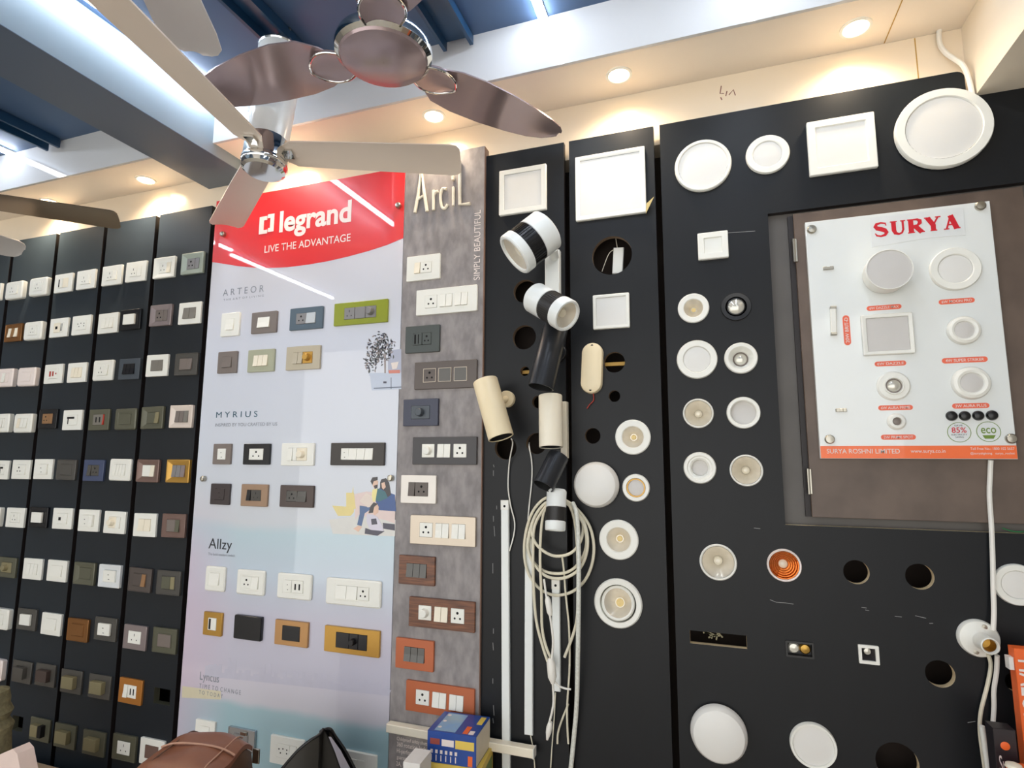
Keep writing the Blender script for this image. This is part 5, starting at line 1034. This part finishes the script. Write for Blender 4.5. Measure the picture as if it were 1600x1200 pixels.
# bulb holder and cables on the right
hc = (0.6177, 1.1591, 0.0897)
t = thing('bulb_holder', 'white round bulb holder with brass-lined socket on the black board', 'bulb holder', (hc[0], 0, hc[1]))
r = hc[2] / 2
put('base', B().lathe([(r, 0), (r, .008), (r * .93, .014), (r * .62, .020), (r * .44, .030)], 44, 0), 'white', t)
put('socket', B().lathe([(r * .46, .026), (r * .43, .055), (r * .43, .072), (r * .38, .074), (r * .33, .070), (r * .32, .03)], 36, 0, cap1=True), 'white', t)
put('brass_lining', B().lathe([(r * .335, .066), (r * .31, .06), (r * .3, .035), (r * .1, .034)], 32, 0, cap1=True), 'brass', t)
for a in (70, 250): put('screw', B().lathe([(.006, .014), (.006, .019), (.001, .0195)], 14, 0, (r * .72 * math.cos(R(a)), 0, r * .72 * math.sin(R(a))), False, True), 'satin_steel', t)
cord([(0.679, -0.012, 1.6005), (0.6762, -0.008, 1.5664), (0.67, -0.008, 1.5099), (0.667, -0.01, 1.4384), (0.6621, -0.012, 1.3599), (0.656, -0.014, 1.2825), (0.6519, -0.016, 1.2291), (0.6451, -0.02, 1.184)], .0058, 'cable_white', 'white cable hanging from the lamp board down to the bulb holder')
cord([(0.6298, -0.02, 1.1269), (0.6356, -0.012, 1.0981), (0.6258, -0.01, 1.0515), (0.6076, -0.01, 0.9898), (0.6011, -0.01, 0.9447), (0.602, -0.01, 0.8937), (0.6041, -0.01, 0.8435)], .0045, 'cable_cream', 'cream cable swinging left below the bulb holder')
cord([(0.6406, -0.04, 1.1312), (0.6395, -0.03, 1.0896), (0.6343, -0.02, 1.0443), (0.6337, -0.012, 1.0015), (0.6266, -0.012, 0.9493), (0.624, -0.012, 0.9053), (0.6216, -0.012, 0.8474)], .0052, 'cable_white', 'white cable running straight down below the bulb holder')
cord([(0.6837, 0.03, 2.8524), (0.6773, 0.03, 2.8296), (0.6775, 0.03, 2.793), (0.6854, 0.02, 2.7574), (0.7018, 0.012, 2.7277), (0.7111, -0.009, 2.691), (0.7214, -0.0075, 2.6471), (0.7263, -0.0075, 2.5828)], .0065, 'cable_white', 'thick white cable in the ceiling corner above the biggest round lamp')
mat('green_wire', (40, 120, 70), 0.4)
cord([(0.6966, 0.01, 1.4295), (0.7101, 0.005, 1.4243), (0.7256, 0.005, 1.4218), (0.7466, 0.005, 1.4243)], .0016, 'green_wire', 'thin green wire at the bottom of the cupboard recess')

# ------------------------------------------------------------------ counter with bags and cartons in front of the wall
ct = thing('counter', 'low brown counter along the wall below the picture', 'counter', (-1.3, -0.35, 0))
put('worktop', B().box(-2.6, 2.45, -.28, .30, Z_COUNTER - .03, Z_COUNTER, 0, .003), 'counter', ct, smooth=False)
put('cabinet', B().box(-2.55, 2.4, -.24, .28, 0.0, Z_COUNTER - .031), 'counter', ct, smooth=False)

mat('leather', (136, 86, 62), 0.38, var=0.22, scale=9, bump=.15); mat('leather_dark', (96, 66, 46), 0.42, var=0.25, scale=12); mat('leather_edge', (190, 146, 122), 0.45); mat('bag_black', (44, 42, 38), 0.42, var=0.3, scale=10); mat('bag_lining', (186, 186, 200), 0.5); mat('bag_trim', (18, 18, 22), 0.4)
# brown leather messenger bag: flap on top, gusset, seams
F = [Vector(v) for v in ((-1.4463, -0.6307, 0.81), (-1.5102, -0.3888, 0.81), (-1.3342, -0.3105, 0.78), (-1.2629, -0.5416, 0.78))]
bg = thing('messenger_bag', 'brown leather messenger bag with a seamed flap in front of the board', 'bag', (F[0].x, F[0].y, Z_COUNTER))
ob_ = Vector((F[0].x, F[0].y, Z_COUNTER)); F = [p - ob_ for p in F]
def bil(u, v): return F[0] * (1 - u) * (1 - v) + F[1] * u * (1 - v) + F[2] * u * v + F[3] * (1 - u) * v
b = B(); N = 12
grid = [[bil(i / N, j / N) + Vector((0, 0, -.018 * abs(2 * j / N - 1) ** 3 - .03 * max(0, 1 - i / N * 4) ** 2 - .018 * max(0, (i / N - .8) * 5) ** 2 + .006 * math.sin(i * .9) * math.sin(j * .7))) for j in range(N + 1)] for i in range(N + 1)]
b.add([p for row in grid for p in row], [(i * (N + 1) + j, i * (N + 1) + j + 1, (i + 1) * (N + 1) + j + 1, (i + 1) * (N + 1) + j) for i in range(N) for j in range(N)], 0)
rim = [grid[i][0] for i in range(N + 1)] + [grid[N][j] for j in range(1, N + 1)] + [grid[i][N] for i in range(N - 1, -1, -1)] + [grid[0][j] for j in range(N - 1, 0, -1)]
rim2 = [p + Vector((0, 0, -.014)) for p in rim]
b.loft([rim, rim2], 0)
put('flap', b, 'leather', bg)
cen = sum(rim, Vector()) / len(rim)
l0 = [cen + (p - cen) * .985 + Vector((0, 0, -.016)) for p in rim]; l1 = [cen + (p - cen) * 1.03 + Vector((0, 0, -.07)) for p in rim]; l2 = [Vector((cen.x + (p.x - cen.x) * 1.02, cen.y + (p.y - cen.y) * 1.02, 0)) for p in rim]
put('body', B().loft([l0, l1, l2], 0, True, True), 'leather_dark', bg)
for v in (.16, .84): put('seam', B().tube([bil(u / 10, v) + Vector((0, 0, .002 - .018 * abs(2 * v - 1) ** 3 - .03 * max(0, 1 - u / 2.5) ** 2 - .018 * max(0, (u / 10 - .8) * 5) ** 2)) for u in range(0, 11)], .0022), 'leather_dark' if v < .5 else 'leather_edge', bg)
put('seam', B().tube([bil(.55, v / 10) + Vector((0, 0, .004 - .018 * abs(v / 5 - 1) ** 3)) for v in range(0, 11)], .003), 'leather_edge', bg)
put('buckle', B().box(-.012, .012, -.004, .004, -.005, .005, 0, .001), 'satin_steel', bg, tuple(bil(.93, .9) + Vector((0, 0, .0))))
put('side_clip', B().box(-.012, .012, -.003, .003, -.02, .02, 0, .001), 'satin_steel', bg, tuple(bil(.95, 1.04) + Vector((.012, 0, -.06))))
# black tote with pale lining, mouth gaping at the top
tb = thing('tote_bag', 'black bag with pointed top and pale lining, right of the brown bag', 'bag', (-1.184, -0.1583, 0.52))
ot = Vector((-1.184, -0.1583, 0.52)); ot.z = Z_COUNTER; tb.location = ot
def V(px): return Vector(px) - ot
fr = [V(p) for p in ((-1.2082, -0.36, 0.6951), (-1.1538, -0.34, 0.7625), (-1.1228, -0.32, 0.791), (-1.1056, -0.3, 0.8007), (-1.1078, -0.28, 0.8077), (-1.0791, -0.3, 0.8012), (-1.0388, -0.32, 0.7717), (-0.9855, -0.35, 0.7283))]
bk = [V(p) for p in ((-1.3159, -0.16, 0.5797), (-1.2567, -0.16, 0.6655), (-1.2175, -0.17, 0.7158), (-1.1898, -0.18, 0.7468), (-1.1428, -0.2, 0.7695), (-1.1347, -0.18, 0.74), (-1.0998, -0.17, 0.6948), (-1.0572, -0.16, 0.6239))]
def skirt(l): return [Vector((p.x, p.y, 0)) for p in l]
b = B(); n = len(fr)
b.loft([fr, skirt(fr)], 0, closed=False)
b.loft([[p + Vector((0, .004, 0)) for p in fr], [Vector((p.x, p.y + .004, 0)) for p in fr]], 0, closed=False)
put('front_panel', b, 'bag_black', tb)
b = B(); b.loft([bk, skirt(bk)], 0, closed=False); b.loft([[p + Vector((0, .004, 0)) for p in bk], [Vector((p.x, p.y + .004, 0)) for p in bk]], 0, closed=False)
put('back_panel', b, 'bag_trim', tb)
put('gusset', B().loft([[fr[0], skirt(fr)[0]], [bk[0], skirt(bk)[0]]], 0, closed=False).loft([fr[:4], bk[:4]], 0, closed=False), 'bag_black', tb)
ln = [V(p) for p in ((-1.0875, -0.285, 0.7918), (-1.1085, -0.24, 0.7695), (-1.0798, -0.23, 0.732), (-1.0507, -0.22, 0.6823), (-1.0361, -0.22, 0.6566))]; l2_ = [V(p) for p in ((-1.0837, -0.29, 0.7893), (-1.0692, -0.3, 0.782), (-1.0433, -0.31, 0.7597), (-1.0028, -0.335, 0.7378), (-0.9902, -0.34, 0.7226))]
put('lining', B().loft([ln, l2_], 0, closed=False), 'bag_lining', tb)
put('edge_piping', B().tube(bk[3:], .005), 'bag_trim', tb); put('edge_piping', B().tube(fr[:5], .004), 'bag_trim', tb)
# cartons
mat('carton_blue', (30, 70, 148), 0.3, var=0.08); mat('carton_sky', (120, 168, 214), 0.3, rgb2=(150, 176, 190), scale=14); mat('carton_cream', (226, 214, 190), 0.5); mat('carton_yellow', (226, 196, 90), 0.4); mat('carton_white', (226, 224, 220), 0.5); mat('carton_orange', (240, 106, 44), 0.4); mat('carton_black', (40, 36, 40), 0.35); mat('carton_green', (120, 140, 70), 0.4); mat('carton_brown', (150, 70, 60), 0.4); mat('pink_paper', (236, 214, 204), 0.6); mat('knit', (136, 130, 98), 0.9, rgb2=(110, 104, 78), scale=60, bump=.5)
ta, tb_, tc_ = Vector((-0.8174, -0.1793, 0.805)), Vector((-0.6666, -0.1694, 0.805)), Vector((-0.8361, -0.0467, 0.805))
ux = (tb_ - ta); bw = ux.length; ang = math.atan2(ux.y, ux.x); bd = (tc_ - ta).length
bz = 1.6 - 0.795
cb = thing('carton', 'glossy blue printed carton on the stack in front of the rail', 'carton', (ta.x, ta.y, bz - .085), (0, 0, ang), group='cartons on the counter')
put('box', B().box(0, bw, 0, bd, 0, .085, 0, .0012).box(bw - .0005, bw + .0006, .003, bd - .003, .003, .082, 1), ['carton_blue', 'carton_cream'], cb, smooth=False)
b = B(); ms = ['carton_sky', 'print_white', 'carton_yellow', 'carton_orange', 'carton_brown']
b.box(bw * .12, bw * .55, bd * .06, bd * .92, .085, .0856, 0)
for k in range(3): b.lathe([(.006, .0858), (.001, .0864)], 12, 1, (bw * (.18 + .0 * k), bd * (.22 + .3 * k), 0), False, True, axis='z')
b.box(bw * .84, bw * .95, bd * .55, bd * .92, .085, .0856, 2); b.box(bw * .70, bw * .80, bd * .06, bd * .4, .085, .0856, 3); b.box(bw * .82, bw * .92, bd * .06, bd * .22, .085, .0856, 1)
b.box(bw * .58, bw * .96, -.0006, 0, .045, .068, 2)
b.box(bw * .06, bw * .26, -.0006, 0, .050, .066, 4); b.box(bw * .30, bw * .55, -.0006, 0, .048, .066, 1)
for k in range(6):
    b.box(bw * (.07 + .1 * k), bw * (.12 + .1 * k), -.0006, 0, .026, .036, 1); b.box(bw * (.08 + .1 * k), bw * (.10 + .1 * k), -.0006, 0, .006, .022, 1)
b.box(bw * .84, bw * .93, -.0006, 0, .003, .030, 3)
put('printing', b, ms, cb, smooth=False)
def carton(label, loc, ang, w, d, h, mats, stripe=None):
    t = thing('carton', label, 'carton', loc, (0, 0, ang), group='cartons on the counter')
    put('box', B().box(0, w, 0, d, 0, h, 0, .0012), mats[0], t, smooth=False)
    put('side_print', B().box(w, w + .0006, d * .1, d * .9, h * .2, h * .8).box(w * .1, w * .9, -.0006, 0, h * .25, h * .75), mats[1], t, smooth=False)
    return t
z_ = bz - .085 - .0005
carton('yellow and green carton directly under the glossy blue carton', (ta.x + .012, ta.y - .0, z_ - .10), ang + .05, bw * 1.02, bd, .10, ('carton_yellow', 'carton_green'))
z_ -= .1005
carton('brown carton at the bottom of the carton stack', (ta.x, ta.y, Z_COUNTER), ang, bw * 1.05, bd, z_ - Z_COUNTER, ('carton_cream', 'carton_brown'))
wp = Vector((-0.8253, -0.2256, 0.77))
carton('plain white carton left of the glossy blue carton', (wp.x - .006, wp.y - .07, Z_COUNTER), ang, .05, .08, 1.6 - .83 - Z_COUNTER, ('carton_white', 'carton_white'))
# packs at the lower right
hp = (0.6521, -0.1, 1.1664)
t = thing('carton', 'orange carton with white vertical lettering at the right edge', 'carton', (hp[0], hp[1], Z_COUNTER), group='cartons on the counter')
hh = hp[2] - Z_COUNTER
put('box', B().box(0, .085, 0, .03, 0, hh, 0, .001), 'carton_orange', t, smooth=False)
o = obj('lettering', text_mesh('HALONIX', 'print_white', .01), t, (.006, -.0008, hh - .024), (R(90), R(90), 0)); o.scale = (.19, .042, 1)
put('top_flap', B().box(-.010, -.0005, .004, .026, hh - .05, hh - .022, 0, .001), 'carton_white', t, smooth=False)
sp = (0.5701, -0.14, 0.9996)
t = thing('carton', 'slim black carton with an orange dot and pale lettering behind the cables', 'carton', (sp[0] + .012, sp[1], Z_COUNTER), (0, 0, 0), group='cartons on the counter')
hh = sp[2] - Z_COUNTER
put('box', B().box(0, .042, 0, .04, 0, hh, 0, .001), 'carton_black', t, smooth=False)
put('dot', B().lathe([(.009, .0006), (.006, .0012), (.001, .0013)], 20, 0, (.020, 0, hh - .035), False, True), 'carton_orange', t)
o = obj('lettering', text_mesh('Super', 'print_white', .006), t, (.006, -.0008, hh - .09), (R(90), 0, 0)); o.scale = (.032, .034, 1)
wp_ = ((0.5923, -0.05, 0.9687), (0.6228, -0.05, 0.8588))
tag(put('white_tube', B().cyl(wp_[0], (wp_[1][0], wp_[1][1], Z_COUNTER + .0), [(0, .006), (1, .006)], 16), 'white', None), 'slim white tube leaning beside the black carton', 'tube')
op = (0.5878, -0.17, 0.9448)
t = thing('carton', 'low orange carton with cream round top at the lower right corner', 'carton', (op[0], op[1] - .05, Z_COUNTER), group='cartons on the counter')
put('box', B().box(0, .1, 0, .05, 0, op[2] - Z_COUNTER, 0, .001), 'carton_orange', t, smooth=False)
put('cream_top', B().lathe([(.016, 0), (.014, .006), (.004, .010), (.001, .010)], 20, 0, (.006, .025, op[2] - Z_COUNTER), False, True, axis='z'), 'cream', t)
# things at the lower left edge: knitted bundle and pale paper
kz = (-2.4159, -0.35, 0.7752)
b = B(); random.seed(3)
prof = [(.012, 0.0), (.05, -.012), (.062, -.04), (.058, -.062), (.068, -.085), (.064, -.11), (.074, -.135), (.07, -.16), (.078, -.19), (.08, -.3)]
b.lathe([(r_ * (1 + .06 * math.sin(i * 2.2)), h_) for i, (r_, h_) in enumerate(prof)], 26, 0, (0, 0, 0), True, False, axis='z')
b.lathe([(.08, -.3), (.085, Z_COUNTER - kz[2])], 26, 0, (0, 0, 0), False, True, axis='z')
tag(put('knitted_bundle', b, 'knit', None, (kz[0] - .062, kz[1], kz[2])), 'bumpy khaki knitted bundle cut by the left edge', 'knitted cloth')
pp = [Vector(p) for p in ((-2.4015, -0.4, 0.5593), (-2.2484, -0.4, 0.6282), (-2.2237, -0.4, 0.6161), (-2.1803, -0.4, 0.5309), (-2.3834, -0.4, 0.4656))]
b = B(); n = len(pp); b.add([tuple(p) for p in pp] + [tuple(p + Vector((.0, .05, 0))) for p in pp], [(0, 1, 2, 3, 4), (9, 8, 7, 6, 5)] + [(i, (i + 1) % n, n + (i + 1) % n, n + i) for i in range(n)])
b.box(pp[0].x + .01, pp[3].x - .01, pp[0].y + .001, pp[0].y + .049, Z_COUNTER, pp[4].z + .01)
tag(put('paper_packet', b, 'pink_paper', None, smooth=False), 'pale pink paper packet in the lower left corner', 'paper packet')

# ------------------------------------------------------------------ ceiling fans
def fan_blade(r0, r1, prof, camber, m_, name='blade', th=.004):
    """blade along +X from r0 to r1; prof: (t, lead, trail) half widths along Y"""
    b = B(); up, dn = [], []
    for t_, a, c in prof:
        x = r0 + (r1 - r0) * t_
        row = [(x, -c + (a + c) * k / 6, camber * (1 - (2 * k / 6 - 1) ** 2)) for k in range(7)]
        up.append(row); dn.append([(p[0], p[1], p[2] - th) for p in row])
    loops = [u + d[::-1] for u, d in zip(up, dn)]
    b.loft(loops, 0, True, True)
    return b.mesh(name, m_)
PADDLE = [(0, .03, .03), (.06, .07, .05), (.15, .105, .072), (.3, .115, .084), (.5, .108, .084), (.7, .09, .076), (.85, .068, .064), (.94, .042, .052), (.985, .014, .036), (1.0, .0, .024)]
STRAIGHT = [(0, .032, .032), (.05, .050, .050), (.3, .055, .055), (.95, .062, .062), (.98, .058, .058), (1.0, .046, .046)]
ROUND = [(0, .035, .035), (.1, .05, .05), (.4, .066, .066), (.8, .078, .074), (.92, .076, .070), (.97, .068, .054), (.99, .052, .036), (1.0, .034, .012)]
def fan(hub, angles, r0, r1, prof, m_, label, pitch=10, motor='disc', zc=Z_CEIL, camber=.006, tilt=0):
    t = thing('ceiling_fan', label, 'ceiling fan', hub, (R(tilt), 0, 0), group='ceiling fans on display')
    H = zc - hub[2]
    if motor == 'disc':
        put('motor', B().lathe([(.001, -.030), (.085, -.030), (.112, -.024), (.118, -.016)], 48, 0, axis='z'), 'mauve_metal', t)
        put('rim', B().lathe([(.117, -.018), (.128, -.010), (.130, .004), (.126, .018), (.112, .026), (.08, .040), (.05, .06)], 48, 0, axis='z'), 'chrome', t)
        put('downrod', B().lathe([(.05, .058), (.05, .075), (.064, H - .16)], 36, 0, axis='z'), 'chrome', t)
        put('canopy', B().lathe([(.066, H - .165), (.075, H - .12), (.075, H - .06), (.03, H - .045), (.012, H - .045), (.012, H - .002)], 32, 0, axis='z'), 'chrome', t)
    elif motor == 'tall':
        put('motor', B().lathe([(.001, -.07), (.055, -.07), (.064, -.064), (.066, -.05), (.066, .03), (.062, .04)], 44, 0, axis='z'), 'chrome', t)
        put('rim', B().lathe([(.066, -.052), (.0685, -.048), (.0685, -.034), (.066, -.03)], 44, 0, axis='z'), 'chrome', t)
        put('stem', B().lathe([(.060, .035), (.062, .06), (.070, H - .11), (.071, H - .095), (.064, H - .09)], 40, 0, axis='z', cap1=True), 'white_enamel', t)
        put('stem_rim', B().lathe([(.070, H - .10), (.073, H - .094), (.071, H - .088), (.066, H - .089)], 40, 0, axis='z'), 'chrome', t)
        put('hanger', B().lathe([(.010, H - .092), (.010, H - .002)], 14, 0, axis='z').box(-.022, -.014, -.004, .004, H - .07, H - .002).box(.014, .022, -.004, .004, H - .07, H - .002).cyl((-.03, 0, H - .05), (.03, 0, H - .05), [(0, .006), (1, .006)], 10), 'satin_steel', t)
    else:
        put('motor', B().lathe([(.001, -.04), (.07, -.04), (.095, -.025), (.1, .0), (.095, .025), (.05, .05), (.012, .06), (.012, H - .002)], 40, 0, axis='z'), m_, t)
    me = cached(('blade', m_, r1, motor), lambda: fan_blade(r0, r1, prof, camber, m_))
    for a in angles:
        bl = obj('blade', me, t, (0, 0, 0)); bl.rotation_mode = 'XYZ'
        bl.matrix_local = Matrix.Rotation(R(a), 4, 'Z') @ Matrix.Rotation(R(pitch), 4, 'X')
        if motor == 'disc':
            br = [(0, .036, .036), (.3, .056, .052), (.6, .056, .050), (.85, .036, .032), (1.0, .008, .006)]
            obj('blade_holder', cached(('holder',), lambda: fan_blade(.105, .225, br, .004, 'mauve_metal', 'blade_holder', .011)), bl, (0, 0, -.002))
            pts = [(.105 + .12 * q[0], q[1], -.010) for q in br] + [(.105 + .12 * q[0], -q[2], -.010) for q in br[::-1]]
            obj('holder_edge', cached(('hedge',), lambda: B().tube(pts, .0035, 8, 0, 4).mesh('holder_edge', 'chrome')), bl, (0, 0, -.002))
        elif motor == 'tall':
            obj('blade_holder', cached(('holder2',), lambda: fan_blade(.060, .085, [(0, .016, .016), (1, .018, .018)], .001, 'chrome', 'blade_holder', .007)), bl, (0, 0, 0))
    return t
fan((-0.7851, -0.5865, 2.68), (181, 57.5, -61), .13, .63, PADDLE, 'mauve_metal', 'mauve chrome ceiling fan with large round motor, nearest in the middle', 3, 'disc')
fan((-1.2791, -0.4632, 2.55), (19.5, 146, 276), .06, .61, STRAIGHT, 'beige_metal', 'ceiling fan with tall white stem, chrome hub and straight beige blades', -11, 'tall', tilt=-6)
fan((-0.98, -1.23, 2.70), (121, 241, 1), .09, .59, ROUND, 'pale_blade', 'ceiling fan with pale rounded blades, mostly above the picture', 6, 'plain')
f4 = (-2.339, -0.1546, 2.6)
fan((f4[0] - .60 * math.cos(R(44)), f4[1] - .60 * math.sin(R(44)), 2.6), (44, 164, 284), .09, .60, STRAIGHT, 'bronze_blade', 'ceiling fan with bronze blade reaching in at the left edge', -16, 'plain')
f5 = (-2.6894, -0.2901, 2.46)
fan((f5[0] - .58 * math.cos(R(74)), f5[1] - .58 * math.sin(R(74)), 2.46), (74, 194, 314), .09, .58, ROUND, 'pale_blade', 'ceiling fan with a pale rounded blade tip below the bronze blade', -14, 'plain')
